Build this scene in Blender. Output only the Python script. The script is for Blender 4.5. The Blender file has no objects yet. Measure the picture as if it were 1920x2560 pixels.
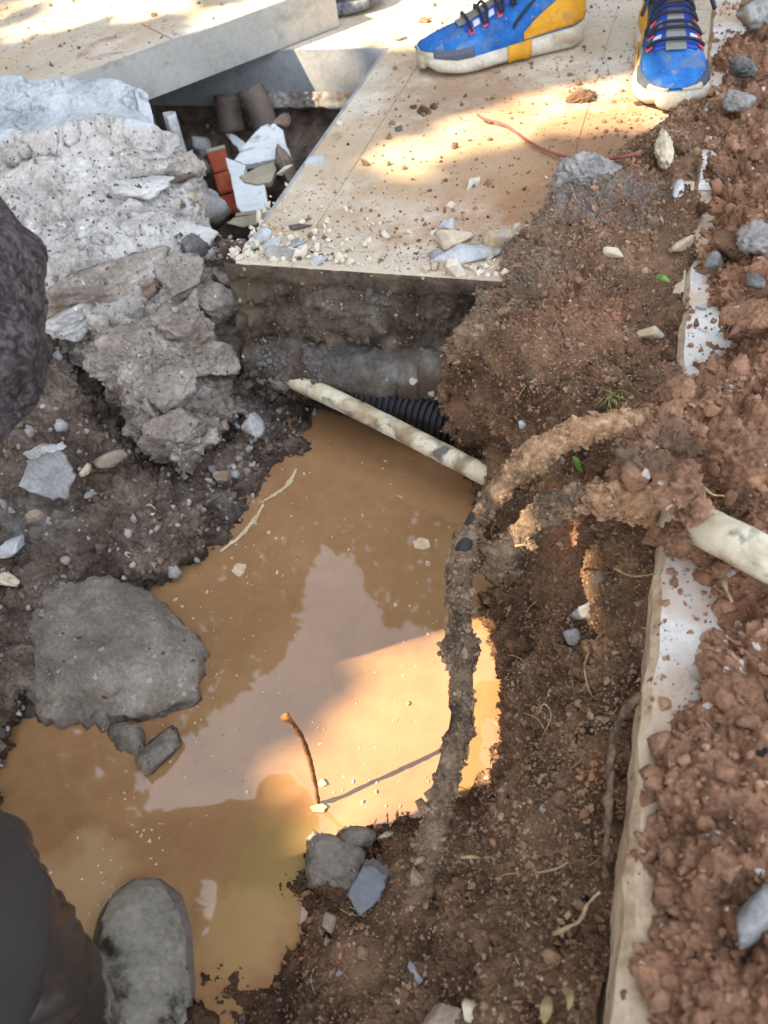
import bpy, bmesh, math, random
import numpy as np
from mathutils import Vector, Matrix

rng = np.random.default_rng(7)
random.seed(7)
scene = bpy.context.scene
COL = scene.collection

# ------------------------------------------------------------------ camera
H = 0.52                      # metres above the pavement (crouching photographer)
FPX = 1990.0                  # focal length in photo pixels (1920 x 2560)
CR = np.array([0.98501737, -0.12975457, -0.11359809])
CU = np.array([0.17245514, 0.74112321, 0.64884175])
CF = np.array([0.0, 0.65871097, -0.75239608])
CP = np.array([0.0, 0.0, H])
DU = np.array([0.40829486, 0.9128501, 0.0])      # along the trench, away from the camera
DV = np.array([0.9128501, -0.40829486, 0.0])     # across the trench, to the right
ZUP = np.array([0.0, 0.0, 1.0])

cam = bpy.data.cameras.new('camera')
cam.sensor_width = 36.0
cam.lens = 36.0 * FPX / 2560.0
cam.clip_start = 0.02
cam.clip_end = 600.0
cam.dof.use_dof = True
cam.dof.focus_distance = 0.78
cam.dof.aperture_fstop = 7.5
camo = bpy.data.objects.new('camera', cam)
COL.objects.link(camo)
camo.matrix_world = Matrix(((CR[0], CU[0], -CF[0], 0), (CR[1], CU[1], -CF[1], 0),
                            (CR[2], CU[2], -CF[2], H), (0, 0, 0, 1)))
scene.camera = camo

# ------------------------------------------------------------------ world, sun, exposure
SUN_EL = math.radians(46)
SUN_H = np.array([-0.985, -0.17, 0.0]); SUN_H /= np.linalg.norm(SUN_H)
SUN_V = SUN_H * math.cos(SUN_EL) + ZUP * math.sin(SUN_EL)     # towards the sun
world = bpy.data.worlds.new('World')
scene.world = world
world.use_nodes = True
wn, wl = world.node_tree.nodes, world.node_tree.links
wn.clear()
wo = wn.new('ShaderNodeOutputWorld')
bg = wn.new('ShaderNodeBackground'); bg.inputs['Strength'].default_value = 0.09
sky = wn.new('ShaderNodeTexSky'); sky.sky_type = 'NISHITA'; sky.sun_disc = False
sky.sun_elevation = SUN_EL
sky.sun_rotation = math.atan2(SUN_H[0], SUN_H[1])
sky.dust_density = 4.0; sky.air_density = 1.0; sky.ozone_density = 0.6
tc = wn.new('ShaderNodeTexCoord')
cn = wn.new('ShaderNodeTexNoise'); cn.inputs['Scale'].default_value = 2.2; cn.inputs['Detail'].default_value = 6
cr = wn.new('ShaderNodeMapRange'); cr.inputs['From Min'].default_value = 0.3; cr.inputs['From Max'].default_value = 0.7
cr.inputs['To Min'].default_value = 0.35; cr.inputs['To Max'].default_value = 0.8
mx = wn.new('ShaderNodeMix'); mx.data_type = 'RGBA'
mx.inputs['B'].default_value = (8.4, 9.0, 10.2, 1)             # thin white haze and cloud
wl.new(tc.outputs['Generated'], cn.inputs['Vector'])
wl.new(cn.outputs['Fac'], cr.inputs['Value'])
wl.new(cr.outputs['Result'], mx.inputs['Factor'])
wl.new(sky.outputs['Color'], mx.inputs['A'])
wl.new(mx.outputs['Result'], bg.inputs['Color'])
wl.new(bg.outputs['Background'], wo.inputs['Surface'])

sl = bpy.data.lights.new('sun', 'SUN'); sl.energy = 4.2; sl.angle = math.radians(0.53); sl.color = (1.0, 0.81, 0.56)
so = bpy.data.objects.new('sun', sl); COL.objects.link(so)
so.rotation_euler = Vector(SUN_V).to_track_quat('Z', 'Y').to_euler()
so.location = (-4, -1, 5)

scene.view_settings.view_transform = 'Standard'
scene.view_settings.look = 'None'
scene.view_settings.exposure = 2.2
scene.view_settings.gamma = 1.0
scene.view_settings.use_curve_mapping = False
scene.render.engine = 'CYCLES'
scene.cycles.max_bounces = 8

# ------------------------------------------------------------------ geometry helpers
def ray(px, py):
    return CF + CR * ((px - 960) / FPX) + CU * ((1280 - py) / FPX)
def G(px, py, z=0.0):            # the point at height z seen at a place in the photograph
    d = ray(px, py)
    return CP + d * ((z - H) / d[2])
def D(px, py, dep):
    return CP + ray(px, py) * dep
def GU(px, py, u):               # the point on the vertical plane u = const
    d = ray(px, py)
    return CP + d * ((u - CP @ DU) / (d @ DU))
def UV(u, v, z=0.0):
    return DU * u + DV * v + ZUP * z
def nrm(a):
    a = np.asarray(a, float); n = np.linalg.norm(a, axis=-1, keepdims=True); return a / np.maximum(n, 1e-12)

# --- noise
_T = np.random.default_rng(3)
PERM = _T.permutation(4096)
GRAD = nrm(_T.normal(size=(4096, 3)))
PTS = _T.random((4096, 3))
def hsh(i, j, k, s=0):
    return PERM[(PERM[(PERM[(i + s * 17) & 4095] + j) & 4095] + k) & 4095]
def pnoise(p, s=0):
    p = np.asarray(p, float); i = np.floor(p).astype(np.int64); f = p - i
    w = f * f * f * (f * (f * 6 - 15) + 10)
    out = 0
    for a in (0, 1):
        wa = w[:, 0] if a else 1 - w[:, 0]
        for b in (0, 1):
            wb = w[:, 1] if b else 1 - w[:, 1]
            for c in (0, 1):
                wc = w[:, 2] if c else 1 - w[:, 2]
                g = GRAD[hsh(i[:, 0] + a, i[:, 1] + b, i[:, 2] + c, s)]
                out = out + wa * wb * wc * ((f[:, 0] - a) * g[:, 0] + (f[:, 1] - b) * g[:, 1] + (f[:, 2] - c) * g[:, 2])
    return out * 1.5
def fbm(p, octv=4, s=0, lac=2.03, gain=0.5):
    p = np.asarray(p, float); o = 0; a = 1.0
    for k in range(octv):
        o = o + a * pnoise(p, s + k); p = p * lac; a *= gain
    return o
def worley(p, s=0, two=False):
    p = np.asarray(p, float); i = np.floor(p).astype(np.int64); f = p - i
    d1 = np.full(len(p), 9.0); d2 = np.full(len(p), 9.0); idn = np.zeros(len(p), np.int64)
    for a in (-1, 0, 1):
        for b in (-1, 0, 1):
            for c in (-1, 0, 1):
                h = hsh(i[:, 0] + a, i[:, 1] + b, i[:, 2] + c, s + 5)
                q = PTS[h] + np.array([a, b, c]) - f
                d = np.sqrt((q * q).sum(1))
                m = d < d1
                d2 = np.where(m, d1, np.minimum(d2, d)); idn = np.where(m, h, idn); d1 = np.where(m, d, d1)
    return (d1, d2, idn) if two else d1
def billow(p, octv=4, s=0, gain=0.55, lac=2.1):
    p = np.asarray(p, float); o = 0; a = 1.0
    for k in range(octv):
        o = o + a * np.abs(pnoise(p, s + k)); p = p * lac + 3.1; a *= gain
    return o
def lumps(p, size, s=0):         # rounded crumb bumps, 0..1
    q = np.asarray(p) / size
    q = q + 0.35 * np.stack([pnoise(q * 1.7, s + 1), pnoise(q * 1.7 + 9, s + 2), pnoise(q * 1.7 + 23, s + 3)], 1)
    d = worley(q, s)
    return np.sqrt(np.clip(1 - (d / 0.85) ** 2, 0, 1))

# --- meshes
def mesh_np(name, verts, faces, smooth=True, attrs=None):
    me = bpy.data.meshes.new(name)
    verts = np.asarray(verts, np.float32); faces = np.asarray(faces, np.int32)
    n = faces.shape[1]
    me.vertices.add(len(verts)); me.vertices.foreach_set('co', verts.ravel())
    me.loops.add(faces.size); me.loops.foreach_set('vertex_index', faces.ravel())
    me.polygons.add(len(faces))
    me.polygons.foreach_set('loop_start', np.arange(0, faces.size, n, dtype=np.int32))
    me.polygons.foreach_set('loop_total', np.full(len(faces), n, np.int32))
    me.update(calc_edges=True)
    me.polygons.foreach_set('use_smooth', np.full(len(faces), smooth))
    for k, a in (attrs or {}).items():
        at = me.attributes.new(k, 'FLOAT', 'POINT'); at.data.foreach_set('value', np.asarray(a, np.float32))
    return me
def link(name, me, mat=None, parent=None, loc=None):
    o = bpy.data.objects.new(name, me); COL.objects.link(o)
    if mat is not None:
        for m in (mat if isinstance(mat, (list, tuple)) else [mat]):
            me.materials.append(m)
    if parent is not None: o.parent = parent
    if loc is not None: o.location = loc
    return o
def tag(o, label=None, cat=None, group=None, kind=None):
    if label: o['label'] = label
    if cat: o['category'] = cat
    if group: o['group'] = group
    if kind: o['kind'] = kind
    return o
def empty(name, loc, label, cat, group=None):
    o = bpy.data.objects.new(name, None); COL.objects.link(o); o.location = loc
    o.empty_display_size = 0.05
    return tag(o, label, cat, group)
def rel(o, pts):                 # world points -> coordinates of a thing at o.location (unrotated)
    return np.asarray(pts, float) - np.array(o.location)

def catrom(P, t):                # P (n, ...) sampled at parameters t in [0, n-1]
    n = len(P); i = np.clip(np.floor(t).astype(int), 0, n - 2); f = (t - i).reshape((-1,) + (1,) * (P.ndim - 1))
    p1 = P[i]; p2 = P[i + 1]
    p0 = np.where((i > 0).reshape(f.shape), P[np.maximum(i - 1, 0)], 2 * p1 - p2)
    p3 = np.where((i < n - 2).reshape(f.shape), P[np.minimum(i + 2, n - 1)], 2 * p2 - p1)
    return 0.5 * (2 * p1 + (p2 - p0) * f + (2 * p0 - 5 * p1 + 4 * p2 - p3) * f * f + (3 * p1 - p0 - 3 * p2 + p3) * f ** 3)
def params(L, spacing):
    t = []
    for i, l in enumerate(L):
        n = max(2, int(math.ceil(l / spacing))); t.append(i + np.arange(n) / n)
    return np.concatenate(t + [np.array([float(len(L))])])
def grid(ctrl, spacing):         # ctrl (rows, cols, k>=3) -> dense verts, shape
    P = np.asarray(ctrl, float)
    lr = np.median(np.linalg.norm(np.diff(P[..., :3], axis=0), axis=-1), axis=1)
    lc = np.median(np.linalg.norm(np.diff(P[..., :3], axis=1), axis=-1), axis=0)
    A = catrom(P, params(lr, spacing))
    B = catrom(np.swapaxes(A, 0, 1), params(lc, spacing))
    B = np.swapaxes(B, 0, 1)
    return B
def grid_normals(V):
    du = np.gradient(V, axis=0); dv = np.gradient(V, axis=1)
    return nrm(np.cross(du, dv))
def grid_faces(nr, nc):
    i = np.arange(nr * nc).reshape(nr, nc)
    return np.stack([i[:-1, :-1], i[1:, :-1], i[1:, 1:], i[:-1, 1:]], -1).reshape(-1, 4)
def ctrl_px(rows):               # rows of (px, py, z[, extra]) -> world
    out = []
    for r in rows:
        out.append([list(G(c[0], c[1], c[2])) + list(c[3:]) for c in r])
    return np.array(out)
def relief(name, ctrl, spacing, disp, mat, toward=None, kind=None, parent=None, attr=None):
    B = grid(ctrl, spacing)
    V = B[..., :3]; N = grid_normals(V)
    tw = CP + np.array([0, 0, 1.5]) if toward is None else np.asarray(toward)
    if np.mean(((tw - V) * N).sum(-1)) < 0: N = -N
    p = V.reshape(-1, 3); n = N.reshape(-1, 3)
    ex = B[..., 3:].reshape(len(p), -1)
    q = p + n * disp(p, ex)[:, None]
    at = {}
    if attr is not None: at = attr(p, ex)
    me = mesh_np(name, q, grid_faces(*V.shape[:2]), True, at)
    o = link(name, me, mat, parent)
    if kind: o['kind'] = kind
    Q = q.reshape(V.shape)
    N2 = grid_normals(Q)
    if np.mean(((tw - V) * N2).sum(-1)) < 0: N2 = -N2
    return o, q, N2.reshape(-1, 3)

def ico(sub):
    bm = bmesh.new(); bmesh.ops.create_icosphere(bm, subdivisions=sub, radius=1.0)
    bm.verts.ensure_lookup_table()
    v = np.array([x.co[:] for x in bm.verts]); f = np.array([[y.index for y in x.verts] for x in bm.faces]); bm.free()
    return v, f
ICO = {k: ico(k) for k in (1, 2, 3, 4, 5)}
def rrot(n):
    q = nrm(rng.normal(size=(n, 4))); w, x, y, z = q.T
    return np.stack([1 - 2 * (y * y + z * z), 2 * (x * y - z * w), 2 * (x * z + y * w),
                     2 * (x * y + z * w), 1 - 2 * (x * x + z * z), 2 * (y * z - x * w),
                     2 * (x * z - y * w), 2 * (y * z + x * w), 1 - 2 * (x * x + y * y)], -1).reshape(n, 3, 3)
CRUMB = []
for k in range(8):
    for sub in (1, 2):
        v, f = ICO[sub]; r0 = np.random.default_rng(90 + k)
        nn = nrm(r0.normal(size=(8, 3))); dd = r0.uniform(.55 if sub == 1 else .78, 1.0, 8)
        ex_ = 14 if sub == 1 else 6
        r = np.clip((np.sum((dd / np.clip(v @ nn.T, .02, None)) ** -ex_, 1)) ** (-1 / ex_), .4, 1.5)
        r = r * (1 + 0.45 * pnoise(v * 1.8 + 31 * k, k) + 0.3 * pnoise(v * 4.1 + 7 * k, k + 9))
        CRUMB.append((sub, v * r[:, None], f))
def crumbs(name, pos, nor, rad, mat, sub=1, sink=0.25, flat=0.75, kind='stuff', parent=None):
    vs, fs, ts = [], [], []; off = 0
    bases = [c for c in CRUMB if c[0] == sub]
    pick = rng.integers(0, len(bases), len(pos))
    for b, (_, bv, bf) in enumerate(bases):
        m = np.where(pick == b)[0]
        if not len(m): continue
        sc = rad[m][:, None] * rng.uniform(flat - .2 if sub == 1 else .72, 1.3 if sub == 1 else 1.15, (len(m), 3))
        R = rrot(len(m))
        w = np.einsum('nij,nvj->nvi', R, bv[None] * sc[:, None, :]) + (pos[m] + nor[m] * (rad[m] * (1 - 2 * sink))[:, None] * 0.6)[:, None, :]
        vs.append(w.reshape(-1, 3))
        fs.append((bf[None] + (off + np.arange(len(m)) * len(bv))[:, None, None]).reshape(-1, 3))
        ts.append(np.repeat(rng.random(len(m)), len(bv)))
        off += len(m) * len(bv)
    me = mesh_np(name, np.concatenate(vs), np.concatenate(fs), sub > 1, {'tint': np.concatenate(ts)})
    o = link(name, me, mat, parent)
    if kind: o['kind'] = kind
    return o
def pick_pts(q, n, k, mask=None):
    idx = np.arange(len(q)) if mask is None else np.where(mask)[0]
    i = rng.choice(idx, size=min(k, len(idx)), replace=False)
    return q[i] + rng.normal(0, 0.0006, (len(i), 3)), n[i]

def rock_mesh(name, size, seed, sub=4, planes=11, rough=0.05, sharp=18):
    r0 = np.random.default_rng(seed)
    v, f = ICO[sub]
    nn = nrm(r0.normal(size=(planes, 3))); dd = r0.uniform(0.62, 1.0, planes)
    c = np.clip(v @ nn.T, 0.02, None); rr = dd / c
    r = (np.sum(rr ** (-sharp), 1)) ** (-1 / sharp)
    r = np.clip(r, 0.3, 1.5)
    p = v * r[:, None]
    p = p * (1 + rough * fbm(v * 3 + seed, 4, seed % 50))[:, None] 
    p = p + v * (rough * 0.7 * fbm(v * 9 + seed, 4, seed % 40) + (0.018 if sub >= 4 else .01) * fbm(v * 24, 3, 3))[:, None]
    return mesh_np(name, p * np.asarray(size)[None], f, True)
def rotm(rx, ry, rz):
    return Matrix.Rotation(rz, 4, 'Z') @ Matrix.Rotation(ry, 4, 'Y') @ Matrix.Rotation(rx, 4, 'X')

def frames(P):
    T = nrm(np.gradient(P, axis=0)); N = np.zeros_like(P)
    a = np.array([0, 0, 1.0]) if abs(T[0, 2]) < 0.9 else np.array([1.0, 0, 0])
    N[0] = nrm(np.cross(T[0], a))
    for i in range(1, len(P)):
        n = N[i - 1] - T[i] * (N[i - 1] @ T[i]); N[i] = nrm(n)
    return T, N, np.cross(T, N)
def path(pts, n):
    P = np.asarray(pts, float); L = np.linalg.norm(np.diff(P[:, :3], axis=0), axis=1); L = L / L.sum()
    t = np.concatenate([[0], np.cumsum(np.maximum(1, np.round(L * n)).astype(int))])
    tt = np.concatenate([i + np.arange(t[i + 1] - t[i]) / (t[i + 1] - t[i]) for i in range(len(L))] + [[float(len(L))]])
    return catrom(P, tt)
def tube_np(P, rad, seg=16, disp=None, cap=True, arc=None):
    P = np.asarray(P, float); rad = np.broadcast_to(rad, (len(P),))
    T, N, B = frames(P)
    a = np.linspace(0, 2 * math.pi, seg, endpoint=False) if arc is None else np.linspace(arc[0], arc[1], seg)
    d = N[:, None] * np.cos(a)[None, :, None] + B[:, None] * np.sin(a)[None, :, None]
    V = P[:, None] + d * rad[:, None, None]
    if disp is not None:
        q = V.reshape(-1, 3); V = V + d * disp(q).reshape(V.shape[:2])[..., None]
    n, m = V.shape[:2]; i = np.arange(n * m).reshape(n, m)
    if arc is None:
        j = np.roll(i, -1, 1)
        F = np.stack([i[:-1], j[:-1], j[1:], i[1:]], -1).reshape(-1, 4)
    else:
        F = grid_faces(n, m)
    v = V.reshape(-1, 3)
    if cap and arc is None:
        v = np.concatenate([v, P[:1] - T[:1] * rad[0] * 0.3, P[-1:] + T[-1:] * rad[-1] * 0.3]); k = n * m
        c0 = np.stack([np.full(m, k), np.roll(i[0], -1), i[0], i[0]], -1)
        c1 = np.stack([np.full(m, k + 1), i[-1], np.roll(i[-1], -1), np.roll(i[-1], -1)], -1)
        return v, F, np.concatenate([c0[:, :3], c1[:, :3]]), d.reshape(-1, 3)
    return v, F, np.zeros((0, 3), int), d.reshape(-1, 3)
def mesh_mixed(name, v, quads, tris, smooth=True, attrs=None):
    f = np.concatenate([np.concatenate([quads[:, [0, 1, 2]], quads[:, [0, 2, 3]]]), tris]) if len(tris) else quads
    return mesh_np(name, v, f, smooth, attrs)
def tube(name, P, rad, mat, parent=None, seg=14, disp=None, attrs=None):
    v, q, t, _ = tube_np(P, rad, seg, disp)
    if parent is not None: v = rel(parent, v)
    return link(name, mesh_mixed(name, v, q, t), mat, parent)

def prism_bm(bm, poly, z0, z1, bevel=0.0):
    poly = [np.asarray(p, float)[:2] for p in poly]
    a = sum(poly[i][0] * poly[(i + 1) % len(poly)][1] - poly[(i + 1) % len(poly)][0] * poly[i][1] for i in range(len(poly)))
    if a < 0: poly = poly[::-1]
    lo = [bm.verts.new((p[0], p[1], z0)) for p in poly]
    if bevel > 0:
        c = np.mean(poly, 0)
        mid = [bm.verts.new((p[0], p[1], z1 - bevel)) for p in poly]
        hi = []
        for p in poly:
            d = c - p; d = d / np.linalg.norm(d) * bevel * 1.3
            hi.append(bm.verts.new((p[0] + d[0], p[1] + d[1], z1)))
        rings = [lo, mid, hi]
    else:
        rings = [lo, [bm.verts.new((p[0], p[1], z1)) for p in poly]]
    n = len(poly)
    for r0, r1 in zip(rings, rings[1:]):
        for i in range(n):
            bm.faces.new((r0[i], r0[(i + 1) % n], r1[(i + 1) % n], r1[i]))
    bm.faces.new(rings[-1]); bm.faces.new(lo[::-1])
def prism(name, poly, z0, z1, mat, parent=None, bevel=0.0):
    bm = bmesh.new()
    if parent is not None:
        L = np.array(parent.location); poly = [np.asarray(p, float)[:2] - L[:2] for p in poly]; z0 -= L[2]; z1 -= L[2]
    prism_bm(bm, poly, z0, z1, bevel)
    me = bpy.data.meshes.new(name); bm.to_mesh(me); bm.free()
    return link(name, me, mat, parent)
def plate(name, pts, thick, mat, parent=None, down=None, jag=0.0, seed=0, flat=.85):
    """a slab with the given outline (3-D points, roughly planar) and thickness"""
    P = np.asarray(pts, float)
    if jag:
        r0 = np.random.default_rng(seed); Q = []
        for i in range(len(P)):
            a, b = P[i], P[(i + 1) % len(P)]
            for k in range(4):
                Q.append(a + (b - a) * k / 4 + (r0.normal(0, jag, 3) if k else 0))
        P = np.array(Q)
    if parent is not None: P = rel(parent, P)
    c = P.mean(0); n = np.zeros(3)
    for i in range(len(P)): n += np.cross(P[i] - c, P[(i + 1) % len(P)] - c)
    n = nrm(n)
    P = P - ((P - c) @ n)[:, None] * n * flat
    if n[2] < 0: n = -n; P = P[::-1]
    if down is not None: n = nrm(-np.asarray(down, float))
    bm = bmesh.new()
    top = [bm.verts.new(p) for p in P]; e = 0.12
    inn = [bm.verts.new(p + (c - p) * min(0.2, thick * e / max(1e-6, np.linalg.norm(c - p))) + n * thick * 0.08) for p in P]
    bot = [bm.verts.new(p - n * thick) for p in P]
    k = len(P)
    ct = bm.verts.new(c + n * thick * 0.08); cb = bm.verts.new(c - n * thick)
    for i in range(k):
        j = (i + 1) % k
        bm.faces.new((inn[i], inn[j], ct)); bm.faces.new((top[i], top[j], inn[j], inn[i]))
        bm.faces.new((bot[i], bot[j], top[j], top[i])); bm.faces.new((bot[j], bot[i], cb))
    bmesh.ops.recalc_face_normals(bm, faces=bm.faces)
    me = bpy.data.meshes.new(name); bm.to_mesh(me); bm.free()
    return link(name, me, mat, parent)

# ------------------------------------------------------------------ materials
def srgb(r, g, b):
    def f(c):
        c /= 255.0
        return c / 12.92 if c <= 0.04045 else ((c + 0.055) / 1.055) ** 2.4
    return (f(r), f(g), f(b), 1)
def newmat(name):
    m = bpy.data.materials.new(name); m.use_nodes = True
    nt = m.node_tree; b = nt.nodes['Principled BSDF']
    return m, nt, b
def ramp(nt, stops):
    r = nt.nodes.new('ShaderNodeValToRGB'); e = r.color_ramp.elements
    while len(e) > 1: e.remove(e[-1])
    e[0].position, e[0].color = stops[0]
    for p, c in stops[1:]:
        x = e.new(p); x.color = c
    return r
def math_n(nt, op, a, b=None, c=None):
    n = nt.nodes.new('ShaderNodeMath'); n.operation = op
    for k, x in enumerate((a, b, c)):
        if x is None: continue
        if isinstance(x, (int, float)): n.inputs[k].default_value = x
        else: nt.links.new(x, n.inputs[k])
    return n.outputs[0]
def noise(nt, vec, scale, detail=5, rough=0.6, dist=0.0):
    n = nt.nodes.new('ShaderNodeTexNoise'); n.inputs['Scale'].default_value = scale
    n.inputs['Detail'].default_value = detail; n.inputs['Roughness'].default_value = rough
    n.inputs['Distortion'].default_value = dist
    nt.links.new(vec, n.inputs['Vector']); return n.outputs['Fac']
def mixc(nt, fac, a, b):
    n = nt.nodes.new('ShaderNodeMix'); n.data_type = 'RGBA'
    for k, x in (('Factor', fac), ('A', a), ('B', b)):
        if isinstance(x, (int, float)): n.inputs[k].default_value = x
        elif isinstance(x, tuple): n.inputs[k].default_value = x
        else: nt.links.new(x, n.inputs[k])
    return n.outputs['Result']
def vec_of(nt, rand=False):
    t = nt.nodes.new('ShaderNodeTexCoord'); v = t.outputs['Object']
    if rand:
        oi = nt.nodes.new('ShaderNodeObjectInfo')
        a = nt.nodes.new('ShaderNodeVectorMath'); a.operation = 'ADD'
        s = nt.nodes.new('ShaderNodeMath'); s.operation = 'MULTIPLY'; s.inputs[1].default_value = 37.0
        nt.links.new(oi.outputs['Random'], s.inputs[0]); nt.links.new(v, a.inputs[0]); nt.links.new(s.outputs[0], a.inputs[1])
        v = a.outputs[0]
    return v
def warp(nt, v, ss):
    n = nt.nodes.new('ShaderNodeTexNoise'); n.inputs['Scale'].default_value = ss * 1.1; n.inputs['Detail'].default_value = 3
    nt.links.new(v, n.inputs['Vector'])
    a = nt.nodes.new('ShaderNodeVectorMath'); a.operation = 'MULTIPLY_ADD'
    k = 1.3 / ss; a.inputs[1].default_value = (k, k, k); nt.links.new(n.outputs['Color'], a.inputs[0]); nt.links.new(v, a.inputs[2])
    return a.outputs[0]
def spot(nt, v, ss, th, rad=0.5):
    w = nt.nodes.new('ShaderNodeTexVoronoi'); w.inputs['Scale'].default_value = ss; nt.links.new(warp(nt, v, ss), w.inputs['Vector'])
    q = nt.nodes.new('ShaderNodeSeparateColor'); nt.links.new(w.outputs['Color'], q.inputs['Color'])
    return math_n(nt, 'MULTIPLY', math_n(nt, 'LESS_THAN', q.outputs[0], th), math_n(nt, 'LESS_THAN', w.outputs['Distance'], math_n(nt, 'MULTIPLY', q.outputs[1], rad)))
def surf(name, stops, scale=20, fine=200, rough=0.9, bump=((60, 0.3, 0.004), (350, 0.3, 0.0015)), spec=0.3,
         speck=None, patch=None, rand=False, tint=None, metal=0.0, fineamt=0.35, vor=None):
    m, nt, b = newmat(name); v = vec_of(nt, rand)
    n1 = noise(nt, v, scale, 6, 0.6); n2 = noise(nt, v, fine, 4, 0.65)
    s = math_n(nt, 'ADD', math_n(nt, 'MULTIPLY', n1, 1 - fineamt), math_n(nt, 'MULTIPLY', n2, fineamt))
    s = math_n(nt, 'MULTIPLY_ADD', math_n(nt, 'SUBTRACT', s, 0.5), 2.2, 0.5)
    if tint:
        a = nt.nodes.new('ShaderNodeAttribute'); a.attribute_name = 'tint'
        s = math_n(nt, 'ADD', s, math_n(nt, 'MULTIPLY', math_n(nt, 'SUBTRACT', a.outputs['Fac'], 0.5), tint))
    r = ramp(nt, stops); nt.links.new(s, r.inputs['Fac']); col = r.outputs['Color']
    for (pc, ps, lo, hi) in (patch or ()):
        pn = noise(nt, v, ps, 5, 0.6, 0.4)
        mr = nt.nodes.new('ShaderNodeMapRange'); mr.inputs['From Min'].default_value = lo; mr.inputs['From Max'].default_value = hi
        nt.links.new(pn, mr.inputs['Value'])
        col = mixc(nt, mr.outputs['Result'], col, pc)
    for (sc, ss, th) in (speck or ()):
        k = spot(nt, v, ss, th)
        col = mixc(nt, k, col, sc)
    nt.links.new(col, b.inputs['Base Color'])
    b.inputs['Roughness'].default_value = rough; b.inputs['Specular IOR Level'].default_value = spec
    b.inputs['Metallic'].default_value = metal
    prev = None
    for (bs, st, di) in bump:
        bn = nt.nodes.new('ShaderNodeBump'); bn.inputs['Strength'].default_value = st; bn.inputs['Distance'].default_value = di
        nt.links.new(noise(nt, v, bs, 5, 0.65), bn.inputs['Height'])
        if prev is not None: nt.links.new(prev, bn.inputs['Normal'])
        prev = bn.outputs['Normal']
    if prev is not None: nt.links.new(prev, b.inputs['Normal'])
    return m
def flat(name, rgb, rough=0.6, spec=0.4, bump=None, metal=0.0):
    c = srgb(*rgb); d = tuple(x * 0.72 for x in c[:3]) + (1,)
    return surf(name, [(0.25, d), (0.7, c)], 18, 160, rough, bump or ((220, 0.15, 0.0008),), spec, metal=metal)

SOIL_STOPS = [(0.1, srgb(78, 60, 47)), (0.36, srgb(122, 95, 73)), (0.62, srgb(153, 121, 94)), (0.88, srgb(184, 150, 120))]
RED_STOPS = [(0.1, srgb(94, 70, 54)), (0.36, srgb(144, 108, 83)), (0.65, srgb(174, 136, 108)), (0.9, srgb(200, 167, 140))]
DARK_STOPS = [(0.12, srgb(64, 53, 45)), (0.38, srgb(102, 87, 75)), (0.65, srgb(136, 120, 105)), (0.9, srgb(170, 157, 142))]
M = {}
M['soil'] = surf('bank_soil', SOIL_STOPS, 22, 420, 0.95, ((240, 0.8, 0.004), (700, 0.7, 0.0015)), 0.15, tint=0.34,
                 patch=[(srgb(156, 108, 80), 9, 0.58, 0.74), (srgb(96, 86, 76), 7, 0.58, 0.75)], speck=[(srgb(170, 160, 150), 130, 0.05), (srgb(44, 40, 40), 90, 0.05)])
M['redsoil'] = surf('heap_soil', RED_STOPS, 18, 300, 0.95, ((170, 0.7, 0.004), (520, 0.6, 0.0015)), 0.15, tint=0.22,
                    patch=[(srgb(172, 124, 94), 9, 0.52, 0.7), (srgb(112, 96, 82), 7, 0.58, 0.72)], speck=[(srgb(58, 52, 50), 110, 0.05), (srgb(210, 200, 190), 140, 0.05)])
M['darksoil'] = surf('damp_soil', DARK_STOPS, 20, 340, 0.85, ((190, 0.7, 0.004), (600, 0.6, 0.0015)), 0.3, tint=0.22,
                     patch=[(srgb(128, 98, 72), 13, 0.6, 0.74), (srgb(136, 132, 126), 9, 0.55, 0.72)], speck=[(srgb(190, 186, 178), 100, 0.06)])
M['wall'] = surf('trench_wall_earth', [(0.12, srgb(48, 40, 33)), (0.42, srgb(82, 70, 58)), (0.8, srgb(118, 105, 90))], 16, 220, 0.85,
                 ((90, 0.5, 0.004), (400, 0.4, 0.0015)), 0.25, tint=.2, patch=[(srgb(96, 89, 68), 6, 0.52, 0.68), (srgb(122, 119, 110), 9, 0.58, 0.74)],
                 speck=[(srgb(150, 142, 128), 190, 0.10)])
M['concrete'] = surf('broken_concrete', [(0.15, srgb(140, 137, 132)), (0.5, srgb(182, 178, 172)), (0.85, srgb(212, 208, 202))], 12, 170, 0.92,
                     ((70, 0.45, 0.005), (300, 0.55, 0.002)), 0.2, patch=[(srgb(178, 158, 130), 6, 0.58, 0.74)],
                     speck=[(srgb(84, 80, 76), 110, 0.10), (srgb(226, 224, 218), 150, 0.08), (srgb(96, 92, 88), 260, 0.10)])
M['rubble'] = surf('rubble_concrete', [(0.12, srgb(86, 78, 70)), (0.45, srgb(136, 127, 118)), (0.85, srgb(186, 180, 172))], 15, 190, 0.92,
                   ((80, 0.55, 0.005), (320, 0.5, 0.002)), 0.2, patch=[(srgb(120, 98, 76), 7, 0.54, 0.7), (srgb(150, 152, 152), 11, 0.6, 0.72)],
                   speck=[(srgb(214, 210, 204), 120, 0.08), (srgb(74, 68, 62), 100, 0.07)])
M['crust'] = surf('mortar_crust', [(0.15, srgb(176, 180, 182)), (0.5, srgb(206, 209, 212)), (0.85, srgb(226, 227, 228))], 10, 130, 0.85,
                  ((50, 0.25, 0.003), (300, 0.25, 0.001)), 0.25)
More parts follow.
